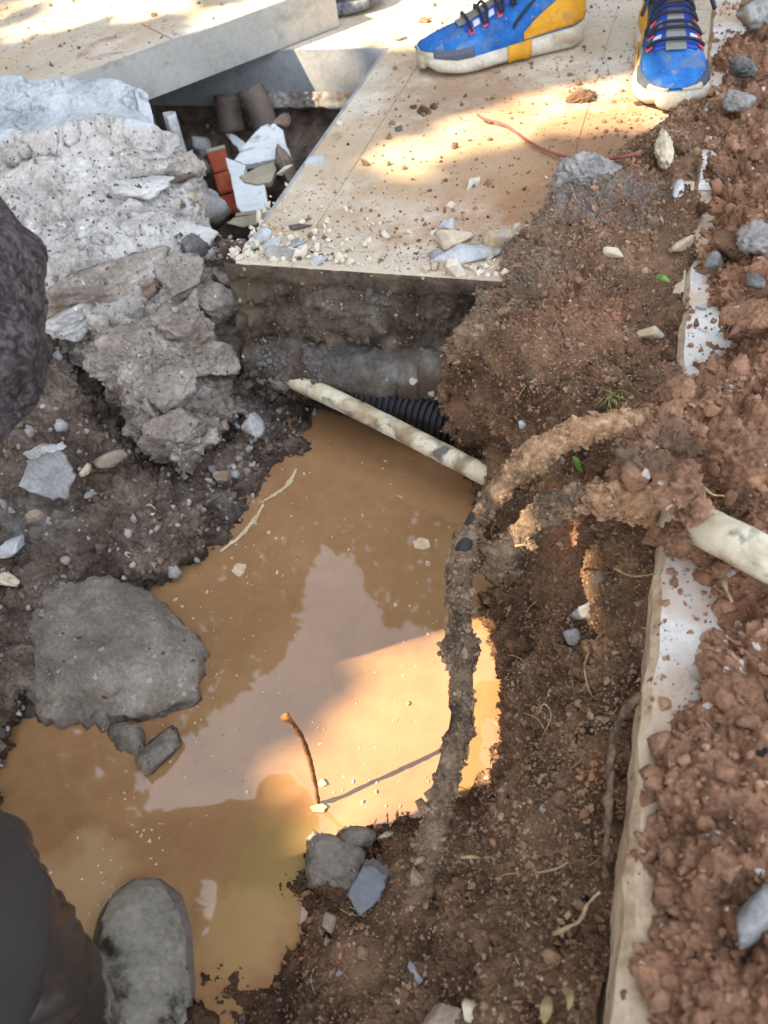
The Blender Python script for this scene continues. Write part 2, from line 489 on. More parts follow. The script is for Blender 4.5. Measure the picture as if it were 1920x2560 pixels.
def pave_mat(name, stops, dust):
    m = surf(name, stops, 6, 170, 0.9, ((45, 0.35, 0.003), (160, 0.4, 0.0015), (480, 0.4, 0.0008)), 0.2,
             patch=[(srgb(190, 164, 132), 4.0, 0.5, 0.66), (srgb(212, 206, 194), 2.6, 0.56, 0.7), (srgb(158, 130, 102), 13, 0.6, 0.72)], speck=[(srgb(128, 108, 88), 120, 0.08), (srgb(104, 86, 68), 260, .08)])
    nt = m.node_tree; b = nt.nodes['Principled BSDF']; src = b.inputs['Base Color'].links[0].from_socket; v = vec_of(nt); col = src
    for (px_, py_, rad, cc, sc, am) in dust:      # trodden-in soil smears
        c = G(px_, py_, 0)
        ds = nt.nodes.new('ShaderNodeVectorMath'); ds.operation = 'DISTANCE'; ds.inputs[1].default_value = tuple(c); nt.links.new(v, ds.inputs[0])
        f = math_n(nt, 'ADD', math_n(nt, 'DIVIDE', ds.outputs['Value'], rad), math_n(nt, 'MULTIPLY', noise(nt, v, sc, 7, .68), 3.2))
        mr = nt.nodes.new('ShaderNodeMapRange'); mr.inputs['From Min'].default_value = 3.0; mr.inputs['From Max'].default_value = 1.9; nt.links.new(f, mr.inputs['Value'])
        col = mixc(nt, math_n(nt, 'MULTIPLY', mr.outputs['Result'], am), col, cc)
    nt.links.new(col, b.inputs['Base Color']); return m
M['pave'] = pave_mat('dusty_paving', [(0.12, srgb(170, 154, 132)), (0.42, srgb(194, 180, 158)), (0.7, srgb(208, 196, 177)), (0.9, srgb(220, 210, 194))],
                     [(1330, 450, .17, srgb(162, 122, 88), 12, .95), (1480, 330, .16, srgb(146, 112, 84), 16, .95), (1120, 400, .14, srgb(178, 150, 118), 14, .7), (1150, 230, .12, srgb(152, 122, 94), 18, .8), (900, 400, .12, srgb(180, 154, 122), 15, .6), (250, 100, .16, srgb(188, 160, 130), 10, .5)])
M['mortar'] = surf('pale_mortar', [(0.15, srgb(184, 172, 152)), (0.5, srgb(206, 195, 176)), (0.85, srgb(222, 213, 198))], 7, 150, 0.92,
                   ((60, 0.4, 0.003), (300, 0.4, 0.001)), 0.2, patch=[(srgb(176, 152, 122), 7, 0.54, 0.7)], speck=[(srgb(120, 110, 98), 140, 0.06)])
M['granite'] = surf('white_granite', [(0.2, srgb(198, 194, 186)), (0.55, srgb(220, 217, 210)), (0.9, srgb(230, 228, 223))], 14, 200, 0.8,
                    ((70, 0.3, 0.002), (300, 0.3, 0.0008)), 0.3, patch=[(srgb(190, 162, 132), 9, 0.48, 0.66), (srgb(150, 120, 96), 22, 0.57, 0.7)], speck=[(srgb(168, 164, 158), 260, 0.2)])
M['granite_edge'] = surf('stained_granite_edge', [(0.2, srgb(150, 126, 102)), (0.5, srgb(190, 165, 136)), (0.85, srgb(212, 194, 168))], 22, 160, 0.85,
                    ((90, 0.3, 0.0015),), 0.25, patch=[(srgb(132, 104, 82), 14, 0.55, 0.7)], speck=[(srgb(110, 90, 72), 160, .15)])
M['steel'] = surf('dull_steel', [(0.2, srgb(150, 148, 140)), (0.55, srgb(176, 173, 164)), (0.85, srgb(190, 187, 178))], 9, 120, 0.55,
                  ((160, 0.1, 0.0006),), 0.4, patch=[(srgb(128, 122, 108), 8, 0.6, 0.72)], metal=0.25)
M['steelb'] = surf('grey_steel_plate', [(0.2, srgb(140, 142, 142)), (0.55, srgb(166, 168, 168)), (0.85, srgb(186, 186, 184))], 9, 120, 0.5,
                   ((160, 0.1, 0.0006),), 0.4, patch=[(srgb(120, 114, 102), 8, 0.6, 0.72)], metal=0.25)
M['black_pipe'] = surf('black_plastic', [(.3, srgb(26, 26, 28)), (.7, srgb(42, 41, 42))], 30, 200, .5, ((200, .15, .0008),), .4, patch=[(srgb(86, 72, 58), 24, .6, .7)])
M['cream_pipe'] = surf('cream_plastic', [(0.15, srgb(170, 156, 122)), (0.45, srgb(206, 196, 166)), (0.8, srgb(222, 214, 190))], 12, 120, 0.55,
                       ((120, 0.15, 0.001),), 0.4, patch=[(srgb(150, 128, 96), 16, 0.5, 0.62), (srgb(104, 98, 90), 30, 0.56, 0.66)])
M['grey_pipe'] = surf('crusted_pipe', [(0.15, srgb(74, 69, 63)), (0.5, srgb(108, 104, 97)), (0.85, srgb(138, 135, 128))], 16, 190, 0.85,
                      ((90, 0.5, 0.004), (300, .5, .0015)), 0.25, tint=.25, patch=[(srgb(78, 62, 50), 9, 0.48, 0.6)], speck=[(srgb(180, 174, 164), 100, .1)])
M['brown_pipe'] = surf('muddy_pipe', [(0.2, srgb(86, 74, 66)), (0.6, srgb(112, 98, 88)), (0.9, srgb(128, 114, 102))], 10, 120, 0.6, ((120, 0.2, 0.001),), 0.4)
M['mud'] = surf('mud_crust', [(0.12, srgb(72, 60, 50)), (0.4, srgb(116, 97, 78)), (0.66, srgb(146, 122, 98)), (0.9, srgb(176, 148, 120))], 40, 320, 0.95,
                ((180, 0.6, 0.003), (600, 0.5, 0.001)), 0.15, tint=0.3, patch=[(srgb(92, 92, 94), 26, 0.64, 0.7)])
def dry_mud(m):                  # the upper, dried stretch is crusted with orange tan clay
    nt = m.node_tree; b = nt.nodes['Principled BSDF']; src = b.inputs['Base Color'].links[0].from_socket; v = vec_of(nt)
    a = nt.nodes.new('ShaderNodeAttribute'); a.attribute_name = 'dry'
    f = math_n(nt, 'ADD', a.outputs['Fac'], math_n(nt, 'MULTIPLY', math_n(nt, 'SUBTRACT', noise(nt, v, 55, 5, .6), .5), .9))
    mr = nt.nodes.new('ShaderNodeMapRange'); mr.inputs['From Min'].default_value = .62; mr.inputs['From Max'].default_value = .74; nt.links.new(f, mr.inputs['Value'])
    r = ramp(nt, [(.3, srgb(128, 98, 72)), (.55, srgb(172, 137, 104)), (.75, srgb(202, 172, 140))]); nt.links.new(noise(nt, v, 160, 4, .6), r.inputs['Fac'])
    nt.links.new(mixc(nt, mr.outputs['Result'], src, r.outputs['Color']), b.inputs['Base Color'])
dry_mud(M['mud'])
def zones(m, zs):                # differently coloured patches round given centres
    nt = m.node_tree; b = nt.nodes['Principled BSDF']; col = b.inputs['Base Color'].links[0].from_socket; v = vec_of(nt)
    for (c, rad, lo, hi, am) in zs:
        ds = nt.nodes.new('ShaderNodeVectorMath'); ds.operation = 'DISTANCE'; ds.inputs[1].default_value = tuple(c); nt.links.new(v, ds.inputs[0])
        f = math_n(nt, 'ADD', math_n(nt, 'DIVIDE', ds.outputs['Value'], rad), math_n(nt, 'MULTIPLY', noise(nt, v, 24, 6, .65), 1.6))
        mr = nt.nodes.new('ShaderNodeMapRange'); mr.inputs['From Min'].default_value = 1.9; mr.inputs['From Max'].default_value = 1.5; nt.links.new(f, mr.inputs['Value'])
        r = ramp(nt, [(.3, lo), (.7, hi)]); nt.links.new(noise(nt, v, 190, 4, .65), r.inputs['Fac'])
        col = mixc(nt, math_n(nt, 'MULTIPLY', mr.outputs['Result'], am), col, r.outputs['Color'])
    nt.links.new(col, b.inputs['Base Color'])
def wet(m, hi=.020):              # earth soaked and darkened by the water it stands in
    nt = m.node_tree; b = nt.nodes['Principled BSDF']; col = b.inputs['Base Color'].links[0].from_socket; v = vec_of(nt)
    g = nt.nodes.new('ShaderNodeNewGeometry'); s = nt.nodes.new('ShaderNodeSeparateXYZ'); nt.links.new(g.outputs['Position'], s.inputs[0])
    h = math_n(nt, 'SUBTRACT', math_n(nt, 'SUBTRACT', s.outputs[2], WZ), math_n(nt, 'MULTIPLY', noise(nt, v, 30, 4, .6), .03))
    mr = nt.nodes.new('ShaderNodeMapRange'); mr.inputs['From Min'].default_value = hi - .012; mr.inputs['From Max'].default_value = -.012; nt.links.new(h, mr.inputs['Value'])
    k = nt.nodes.new('ShaderNodeMix'); k.data_type = 'RGBA'; k.blend_type = 'MULTIPLY'; k.inputs['B'].default_value = (.42, .38, .34, 1)
    nt.links.new(mr.outputs['Result'], k.inputs['Factor']); nt.links.new(col, k.inputs['A']); nt.links.new(k.outputs['Result'], b.inputs['Base Color'])
    r = nt.nodes.new('ShaderNodeMapRange'); r.inputs['To Min'].default_value = .93; r.inputs['To Max'].default_value = .4; nt.links.new(mr.outputs['Result'], r.inputs['Value']); nt.links.new(r.outputs['Result'], b.inputs['Roughness'])
WZ = -0.21
zones(M['granite'], [(G(1600, 2150, 0), .06, srgb(176, 148, 118), srgb(208, 184, 152), .85), (G(1575, 2420, 0), .07, srgb(176, 148, 118), srgb(208, 184, 152), .85), (G(1630, 1850, 0), .045, srgb(176, 146, 116), srgb(206, 180, 150), .7), (G(1770, 560, 0), .09, srgb(150, 126, 104), srgb(186, 164, 142), .85), (G(1700, 1290, 0), .04, srgb(160, 128, 100), srgb(196, 166, 136), .7)])
M['crumb'] = surf('soil_crumb', [(0.05, srgb(80, 62, 48)), (0.35, srgb(122, 96, 74)), (0.65, srgb(152, 122, 96)), (0.95, srgb(186, 156, 128))], 60, 420, .95, (), .15, tint=.42, patch=[(srgb(170, 120, 88), 12, .56, .68)])
zones(M['soil'], [(G(1450, 490, .03), .085, srgb(104, 97, 88), srgb(172, 165, 155), .7), (G(1300, 700, .0), .06, srgb(98, 88, 76), srgb(164, 152, 136), .5), (G(1200, 820, -.05), .05, srgb(112, 100, 84), srgb(178, 166, 146), .6),
                  (G(1420, 1330, -.1), .06, srgb(132, 92, 68), srgb(186, 142, 110), .6), (G(1420, 830, .0), .07, srgb(124, 92, 72), srgb(176, 136, 106), .5), (G(1290, 1320, -.15), .05, srgb(66, 52, 42), srgb(112, 90, 72), .6)])
M['cable'] = flat('dark_cable', (52, 48, 45), 0.6, 0.35)
M['brick'] = surf('red_brick', [(0.2, srgb(132, 62, 42)), (0.6, srgb(170, 88, 60)), (0.9, srgb(190, 112, 84))], 20, 180, 0.9, ((120, 0.4, 0.002),), 0.2)
M['ceramic'] = surf('white_ceramic', [(0.2, srgb(206, 212, 214)), (0.6, srgb(228, 233, 234)), (0.9, srgb(236, 240, 240))], 9, 100, 0.3, ((90, 0.05, 0.0005),), 0.5,
                    patch=[(srgb(160, 150, 134), 16, 0.62, 0.7)])
M['ceramic_in'] = surf('beige_ceramic_body', [(0.2, srgb(150, 140, 118)), (0.7, srgb(182, 172, 148))], 12, 120, 0.8, ((90, 0.2, 0.001),), 0.2)
def stone(name, stops, **k):
    return surf(name, stops, 26, 260, 0.88, ((70, 0.4, 0.003), (320, 0.45, 0.0012)), 0.25, rand=True, **k)
M['st_grey'] = stone('grey_stone', [(0.15, srgb(100, 99, 97)), (0.5, srgb(140, 139, 137)), (0.85, srgb(178, 178, 176))], patch=[(srgb(130, 108, 86), 28, .54, .66)])
M['st_blue'] = stone('pale_grey_stone', [(0.15, srgb(138, 140, 140)), (0.5, srgb(176, 178, 178)), (0.85, srgb(204, 205, 204))], patch=[(srgb(140, 122, 102), 30, .56, .68)])
M['st_dark'] = stone('dark_stone', [(0.15, srgb(62, 60, 58)), (0.5, srgb(94, 92, 88)), (0.85, srgb(136, 132, 126))])
M['st_ochre'] = stone('ochre_stone', [(0.15, srgb(150, 130, 100)), (0.5, srgb(186, 166, 132)), (0.85, srgb(208, 194, 166))], patch=[(srgb(160, 156, 150), 30, .5, .62)])
M['st_cream'] = stone('cream_stone', [(0.15, srgb(172, 156, 128)), (0.5, srgb(206, 192, 164)), (0.85, srgb(226, 216, 194))], patch=[(srgb(150, 128, 102), 34, .56, .68)])
M['st_brown'] = stone('brown_stone', [(0.15, srgb(112, 98, 84)), (0.5, srgb(144, 128, 110)), (0.85, srgb(174, 158, 138))], patch=[(srgb(158, 154, 146), 30, .56, .7)])
M['st_mortar'] = stone('grey_mortar_lump', [(0.15, srgb(104, 100, 94)), (0.5, srgb(150, 146, 140)), (0.85, srgb(186, 184, 178))], patch=[(srgb(126, 104, 82), 22, 0.58, 0.7)])
M['st_wet'] = surf('wet_concrete', [(0.15, srgb(88, 80, 71)), (0.5, srgb(124, 114, 102)), (0.85, srgb(160, 150, 137))], 14, 220, 0.6,
                   ((70, 0.5, 0.004), (300, 0.5, 0.0015)), 0.4, speck=[(srgb(160, 152, 140), 150, 0.08), (srgb(78, 72, 66), 160, 0.08)])
M['bulk'] = surf('ground_soil', RED_STOPS, 5, 120, 0.95)

# muddy water
def water_mat():
    m, nt, b = newmat('muddy_water'); v = vec_of(nt)
    n1 = math_n(nt, 'ADD', math_n(nt, 'MULTIPLY', noise(nt, v, 5, 5, 0.55, 1.4), .65), math_n(nt, 'MULTIPLY', noise(nt, v, 26, 5, 0.6, 2.0), .35))
    r = ramp(nt, [(0.3, srgb(134, 99, 65)), (0.7, srgb(162, 124, 87))]); nt.links.new(n1, r.inputs['Fac'])
    col = r.outputs['Color']
    for (wx, wy, rad, cc, sc) in ((G(700, 2150, WZ)[0], G(700, 2150, WZ)[1], .055, srgb(146, 124, 72), 30), (G(180, 2230, WZ)[0], G(180, 2230, WZ)[1], .06, srgb(176, 146, 108), 22), (G(600, 2330, WZ)[0], G(600, 2330, WZ)[1], .05, srgb(172, 140, 92), 26)):
        ds = nt.nodes.new('ShaderNodeVectorMath'); ds.operation = 'DISTANCE'; ds.inputs[1].default_value = (wx, wy, WZ); nt.links.new(v, ds.inputs[0])
        f = math_n(nt, 'ADD', math_n(nt, 'DIVIDE', ds.outputs['Value'], rad), math_n(nt, 'MULTIPLY', noise(nt, v, sc, 5, .6), 1.6))
        mr = nt.nodes.new('ShaderNodeMapRange'); mr.inputs['From Min'].default_value = 1.75; mr.inputs['From Max'].default_value = 1.35; nt.links.new(f, mr.inputs['Value'])
        col = mixc(nt, math_n(nt, 'MULTIPLY', mr.outputs['Result'], .65), col, cc)
    nt.links.new(col, b.inputs['Base Color'])
    b.inputs['Roughness'].default_value = 0.02; b.inputs['IOR'].default_value = 1.52
    b.inputs['Specular IOR Level'].default_value = 0.5
    bn = nt.nodes.new('ShaderNodeBump'); bn.inputs['Strength'].default_value = 0.05; bn.inputs['Distance'].default_value = 0.004
    nt.links.new(noise(nt, v, 14, 2, 0.4), bn.inputs['Height']); nt.links.new(bn.outputs['Normal'], b.inputs['Normal'])
    return m
WZ = -0.21
M['water'] = water_mat()
for k_ in ('soil', 'darksoil', 'wall', 'mud', 'crumb'): wet(M[k_])
wet(M['st_wet'], .008)

# ================================================================== SETTING
WZ = -0.21
# ---- outer ground to the horizon: four sheets round the excavation
def sheet(name, quads, mat, kind='structure'):
    v = []; f = []
    for q in quads:
        f.append([len(v) + k for k in range(4)]); v += [list(p) for p in q]
    o = link(name, mesh_np(name, np.array(v), np.array(f), False), mat); o['kind'] = kind
    return o
U0, U1, V0, V1, BIG = -0.9, 3.17, -1.895, 0.9, 90.0
sheet('ground', [(UV(-BIG, -BIG), UV(-BIG, BIG), UV(U0, BIG), UV(U0, -BIG)),
                 (UV(U1, -BIG), UV(U1, BIG), UV(BIG, BIG), UV(BIG, -BIG)),
                 (UV(U0, -BIG), UV(U0, V0), UV(U1, V0), UV(U1, -BIG)),
                 (UV(U0, V1), UV(U0, BIG), UV(U1, BIG), UV(U1, V1))], M['pave'])
# bed under the slabs, seen only in the joints
MH_V1, MH_U1, MH_U0, MH_V0 = -0.489, 1.432, 0.83, -1.12      # manhole opening
TE = 0.770                                                   # far edge of the trench
KV = 0.042                                                   # left face of the kerb
bed = [(UV(MH_U1 + 0.012, V0, -0.0012), UV(MH_U1 + 0.012, KV, -0.0012), UV(U1, KV, -0.0012), UV(U1, V0, -0.0012)),
       (UV(TE + 0.004, MH_V1 + 0.012, -0.0012), UV(TE + 0.004, KV, -0.0012), UV(MH_U1 + 0.012, KV, -0.0012), UV(MH_U1 + 0.012, MH_V1 + 0.012, -0.0012)),
       (UV(1.1, V0, -0.0012), UV(1.1, MH_V0, -0.0012), UV(MH_U1 + 0.012, MH_V0, -0.0012), UV(MH_U1 + 0.012, V0, -0.0012))]
pavement = sheet('pavement', bed, M['pave'])
def slab(u0, u1, v0, v1, name='paving_slab', mat=None, top=0.0, gap=0.0006):
    poly = [UV(u0 + gap, v0 + gap), UV(u0 + gap, v1 - gap), UV(u1 - gap, v1 - gap), UV(u1 - gap, v0 + gap)]
    return prism(name, poly, -0.016, top, mat or M['pave'], pavement, 0.0007)
US = [TE, 1.372, 1.972, 2.572, 3.17]
for a, b in zip(US, US[1:]):
    slab(a, b, -0.41, -0.113); slab(a, b, -0.113, KV - 0.002)
VS = [-0.41, -0.707, -1.004, -1.301, -1.598, V0]
for v1_, v0_ in zip(VS, VS[1:]):
    us = [MH_U1 + 0.012, 1.972, 2.572, 3.17]
    for a, b in zip(us, us[1:]): slab(a, b, v0_, v1_)
slab(1.1, MH_U1 + 0.012, V0, -1.598); slab(1.1, MH_U1 + 0.012, -1.598, -1.301); slab(1.1, MH_U1 + 0.012, -1.301, MH_V0 - 0.004)
slab(TE, MH_U1 + 0.012, MH_V1 + 0.004, -0.41, 'mortar_strip', M['pave'], 0.0006)

# ---- trench end wall below the slabs
wc = []
for z, du_ in ((-0.0015, -0.0035), (-0.006, -0.0060), (-0.018, -0.003), (-0.030, 0.006), (-0.05, 0.005), (-0.08, 0.000), (-0.1, 0.004), (-0.12, 0.01), (-0.17, 0.03), (-0.24, 0.03), (-0.32, 0.02)):
    wc.append([list(UV(TE + 0.004 + du_, v, z)) for v in (-0.50, -0.46, -0.4, -0.3, -0.2, -0.1, 0.04)])
def wd(p, ex):
    k = np.clip((-0.006 - p[:, 2]) / 0.05, 0, 1)
    return k * (0.018 * billow(p * 30, 5, 9) + 0.018 * fbm(p * 12, 5, 3) + 0.008 * lumps(p, 0.03, 4) + 0.003 * lumps(p, 0.011, 5)) + 0.0008 * fbm(p * 90, 3, 8)
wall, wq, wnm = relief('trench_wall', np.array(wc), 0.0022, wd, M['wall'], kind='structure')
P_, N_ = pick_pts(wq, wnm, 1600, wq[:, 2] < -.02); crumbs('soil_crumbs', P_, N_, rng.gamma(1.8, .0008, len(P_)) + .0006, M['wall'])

# ---- left: damp soil bank
S = [[(-260, 700, -.03), (-10, 715, -.04), (110, 735, -.07), (290, 840, -.15), (470, 790, -.17), (545, 600, -.03), (650, 652, -.014)],
     [(-260, 840, -.02), (0, 850, -.035), (120, 860, -.055), (300, 960, -.15), (480, 900, -.18), (560, 640, -.02), (655, 668, -.012)],
     [(-260, 960, -.05), (20, 960, -.055), (160, 970, -.08), (320, 1080, -.165), (520, 1050, -.195), (632, 780, -.125), (668, 765, -.075)],
     [(-260, 1060, -.08), (40, 1060, -.085), (190, 1070, -.1), (360, 1160, -.17), (540, 1110, -.195), (668, 880, -.17), (705, 855, -.13)],
     [(-260, 1160, -.1), (50, 1160, -.11), (210, 1170, -.12), (390, 1230, -.155), (560, 1170, -.185), (690, 970, -.185), (770, 930, -.185)],
     [(-260, 1270, -.12), (60, 1270, -.125), (230, 1280, -.14), (410, 1310, -.165), (570, 1230, -.195), (700, 1060, -.2), (800, 990, -.205)],
     [(-260, 1380, -.14), (60, 1390, -.15), (240, 1400, -.165), (420, 1400, -.19), (570, 1320, -.212), (690, 1190, -.213), (785, 1050, -.214)],
     [(-260, 1500, -.15), (40, 1520, -.165), (230, 1520, -.2), (430, 1480, -.24), (590, 1390, -.26), (725, 1240, -.26), (820, 1080, -.26)],
     [(-280, 1700, -.16), (20, 1700, -.18), (100, 1690, -.22), (220, 1640, -.26), (400, 1560, -.28), (560, 1460, -.29), (700, 1350, -.29)],
     [(-300, 1950, -.16), (-40, 1950, -.2), (30, 1940, -.235), (90, 1920, -.26), (200, 1900, -.29), (400, 1800, -.30), (700, 1500, -.30)],
     [(-400, 2400, -.15), (-160, 2400, -.19), (-80, 2400, -.23), (0, 2300, -.26), (150, 2200, -.30), (400, 2000, -.31), (700, 1600, -.31)]]
def sd(p, ex):
    m = 0.5 + 0.5 * fbm(p * 9, 3, 11)
    return 0.013 * fbm(p * 11, 4, 2) + 0.020 * billow(p * 24, 6, 1, .6) * (.5 + m) + 0.007 * billow(p * 80, 5, 23, .6) + 0.004 * lumps(p, 0.02, 3) * m - 0.014
lbank, lq, ln = relief('left_soil_bank', ctrl_px(S), 0.0016, sd, M['darksoil'], kind='structure')
lbank.name = 'trench_soil_bank'
P_, N_ = pick_pts(lq, ln, 6000); crumbs('soil_crumbs', P_, N_, rng.gamma(1.8, 0.0008, len(P_)) + 0.0006, M['darksoil'])
P_, N_ = pick_pts(lq, ln, 900); crumbs('gravel', P_, N_, rng.gamma(1.6, 0.0011, len(P_)) + 0.0010, M['st_mortar'], 2)

# ---- left: the broken concrete block beside the manhole
B_ = [[(-190, 203, .115), (-20, 204, .115), (80, 205, .115), (180, 207, .115), (270, 211, .113), (335, 222, .108), (372, 248, .095)],
      [(-190, 280, .105), (-20, 285, .105), (80, 285, .105), (180, 275, .106), (270, 262, .106), (340, 272, .098), (386, 300, .08)],
      [(-190, 330, .095), (-20, 335, .095), (90, 340, .095), (190, 325, .096), (280, 310, .096), (355, 320, .088), (396, 345, .06)],
      [(-190, 420, .055), (-20, 420, .055), (90, 420, .055), (190, 415, .058), (290, 400, .062), (370, 395, .055), (418, 400, .03)],
      [(-190, 530, .015), (-20, 530, .015), (90, 520, .022), (200, 510, .028), (310, 490, .03), (400, 470, .022), (470, 470, -.01)],
      [(-190, 640, -.01), (-20, 640, -.01), (100, 640, -.005), (220, 620, .005), (330, 590, .008), (430, 548, .0), (497, 545, -.03)],
      [(-190, 740, -.015), (-10, 745, -.015), (110, 750, -.012), (240, 715, -.002), (370, 660, -.003), (475, 620, -.012), (560, 622, -.035)],
      [(80, 800, -.04), (150, 800, -.03), (220, 800, -.02), (300, 770, -.015), (410, 720, -.018), (505, 690, -.033), (590, 690, -.065)],
      [(155, 880, -.075), (210, 880, -.05), (280, 880, -.04), (350, 850, -.04), (440, 820, -.045), (530, 790, -.065), (610, 780, -.11)],
      [(230, 980, -.105), (280, 980, -.08), (335, 980, -.065), (400, 960, -.065), (470, 920, -.075), (550, 880, -.095), (625, 870, -.145)],
      [(320, 1090, -.14), (360, 1085, -.11), (400, 1080, -.095), (450, 1060, -.095), (505, 1020, -.105), (565, 980, -.125), (625, 960, -.17)],
      [(410, 1190, -.17), (435, 1185, -.15), (455, 1170, -.13), (490, 1150, -.13), (535, 1110, -.135), (590, 1060, -.15), (640, 1020, -.19)],
      [(425, 1225, -.21), (450, 1215, -.21), (475, 1205, -.21), (505, 1185, -.21), (535, 1155, -.21), (575, 1105, -.21), (620, 1065, -.22)]]
nb = len(B_)
def bdisp(p, ex):
    t = ex[:, 0]
    crust = np.clip((2.1 - t) / 0.3, 0, 1); low = np.clip((t - 5.5) / 2.0, 0, 1)
    d1, d2, idn = worley(p * 16 + 0.4 * np.stack([pnoise(p * 30, 2)] * 3, 1), 21, True)
    block = (PTS[idn][:, 0] - 0.5) + 0.5 * (PTS[idn][:, 1] - .5) * np.clip((d2 - d1) * 6, 0, 1)   # broken facets with ledges between
    e1_, e2_, id2 = worley(p * 34 + 0.5 * np.stack([pnoise(p * 50, 2), pnoise(p * 50, 5), pnoise(p * 50, 6)], 1), 24, True)
    fine = (PTS[id2][:, 0] - .5)
    crack = np.clip(1 - (d2 - d1) / .07, 0, 1) * np.clip(pnoise(p * 9, 41) * 3 + .3, 0, 1)
    tl = t + 0.8 * fbm(p * np.array([9, 9, 4.0]), 4, 44)
    ledge = .016 * np.tanh((5.55 - tl) * 9) + .010 * np.tanh((3.9 - tl) * 12) + .012 * np.tanh((7.2 - tl) * 7)
    body = 0.010 * fbm(p * 10, 5, 4) + 0.018 * block + .007 * fine - .012 * crack + .9 * ledge + 0.004 * lumps(p, 0.014, 9) - 0.010 * np.clip(pnoise(p * 60, 31) - 0.35, 0, 1) * 2
    rub = 0.016 * fbm(p * 9, 5, 14) + 0.022 * block + .012 * fine - .008 * crack + .5 * ledge + 0.014 * billow(p * 30, 5, 7) + 0.003 * lumps(p, 0.017, 8) + 0.002
    cd1, cd2, _ = worley(p * np.array([26, 26, 14.0]) + 0.8 * np.stack([pnoise(p * 30, 2), pnoise(p * 30, 3), pnoise(p * 30, 4)], 1), 33, True)
    cr = 0.0025 * fbm(p * 14, 4, 5) + 0.007 * (PTS[_][:, 0] - .5) - 0.008 * np.clip(1 - (cd2 - cd1) / 0.05, 0, 1) * (pnoise(p * 12, 6) > -0.1)
    return crust * cr + (1 - crust) * ((1 - low) * body + low * rub)
def battr(p, ex):
    t = ex[:, 0] + 0.55 * fbm(p * 16, 3, 40)
    return {'low': np.clip((t - 6.0) / 1.4, 0, 1), 'crust': np.clip((2.0 - t) / 0.15, 0, 1)}
def block_mat():
    m, nt, b = newmat('broken_block'); v = vec_of(nt)
    def layer(stops, sc, fi):
        n1 = noise(nt, v, sc, 6, 0.6); n2 = noise(nt, v, fi, 4, 0.7)
        s = math_n(nt, 'MULTIPLY_ADD', math_n(nt, 'SUBTRACT', math_n(nt, 'ADD', math_n(nt, 'MULTIPLY', n1, 0.55), math_n(nt, 'MULTIPLY', n2, 0.45)), 0.5), 2.4, 0.5)
        r = ramp(nt, stops); nt.links.new(s, r.inputs['Fac']); return r.outputs['Color']
    body = layer([(0.1, srgb(118, 112, 104)), (0.42, srgb(172, 166, 158)), (0.7, srgb(196, 192, 186)), (0.92, srgb(216, 213, 208))], 14, 200)
    pn = noise(nt, v, 9, 4, 0.6, 0.5); mr = nt.nodes.new('ShaderNodeMapRange'); mr.inputs['From Min'].default_value = 0.58; mr.inputs['From Max'].default_value = 0.7
    nt.links.new(pn, mr.inputs['Value']); body = mixc(nt, mr.outputs['Result'], body, srgb(170, 150, 118))
    for (sc, ss, th) in ((srgb(112, 106, 99), 120, 0.10), (srgb(206, 202, 194), 170, 0.05), (srgb(88, 83, 77), 230, 0.24)):  # dark specks paint in the shade of small pits
        body = mixc(nt, spot(nt, v, ss, th), body, sc)
    low = layer([(0.1, srgb(88, 78, 69)), (0.4, srgb(132, 121, 110)), (0.66, srgb(162, 153, 143)), (0.92, srgb(194, 188, 180))], 20, 230)
    pn = noise(nt, v, 10, 4, 0.6, 0.5); mr = nt.nodes.new('ShaderNodeMapRange'); mr.inputs['From Min'].default_value = 0.55; mr.inputs['From Max'].default_value = 0.7
    nt.links.new(pn, mr.inputs['Value']); low = mixc(nt, mr.outputs['Result'], low, srgb(112, 90, 70))
    cru = layer([(0.15, srgb(138, 141, 143)), (0.45, srgb(172, 175, 177)), (0.85, srgb(200, 202, 203))], 18, 190)
    a = nt.nodes.new('ShaderNodeAttribute'); a.attribute_name = 'low'
    c2 = nt.nodes.new('ShaderNodeAttribute'); c2.attribute_name = 'crust'
    col = mixc(nt, c2.outputs['Fac'], mixc(nt, a.outputs['Fac'], body, low), cru)
    nt.links.new(col, b.inputs['Base Color']); b.inputs['Roughness'].default_value = 0.92; b.inputs['Specular IOR Level'].default_value = 0.2
    prev = None
    for (bs, st, di) in ((80, 0.4, 0.004), (320, 0.5, 0.0018)):
        bn = nt.nodes.new('ShaderNodeBump'); bn.inputs['Strength'].default_value = st; bn.inputs['Distance'].default_value = di
        nt.links.new(noise(nt, v, bs, 5, 0.65), bn.inputs['Height'])
        if prev: nt.links.new(prev, bn.inputs['Normal'])
        prev = bn.outputs['Normal']
    nt.links.new(prev, b.inputs['Normal'])
    return m
Bc = np.concatenate([ctrl_px(B_), np.broadcast_to(np.arange(nb, dtype=float)[:, None, None], (nb, 7, 1))], -1)
# a back row so that the block has a rear side
back = Bc[0].copy(); back[:, :3] += np.array([-0.01, 0.015, -0.16]); back[:, 3] = 1.0
Bc[:, :, 3] = np.arange(nb)[:, None]
Bfull = np.concatenate([back[None], Bc], 0)
block, bq, bn_ = relief('broken_concrete_block', Bfull, 0.0020, bdisp, block_mat(), attr=battr)
tag(block, 'large pale grey block of broken concrete with cracked crust at left of the pit', 'concrete block')
zz = bq[:, 2]
P_, N_ = pick_pts(bq, bn_, 1500, zz < 0.02); crumbs('concrete_crumbs', P_, N_, rng.gamma(1.8, 0.0009, len(P_)) + 0.0008, M['rubble'])

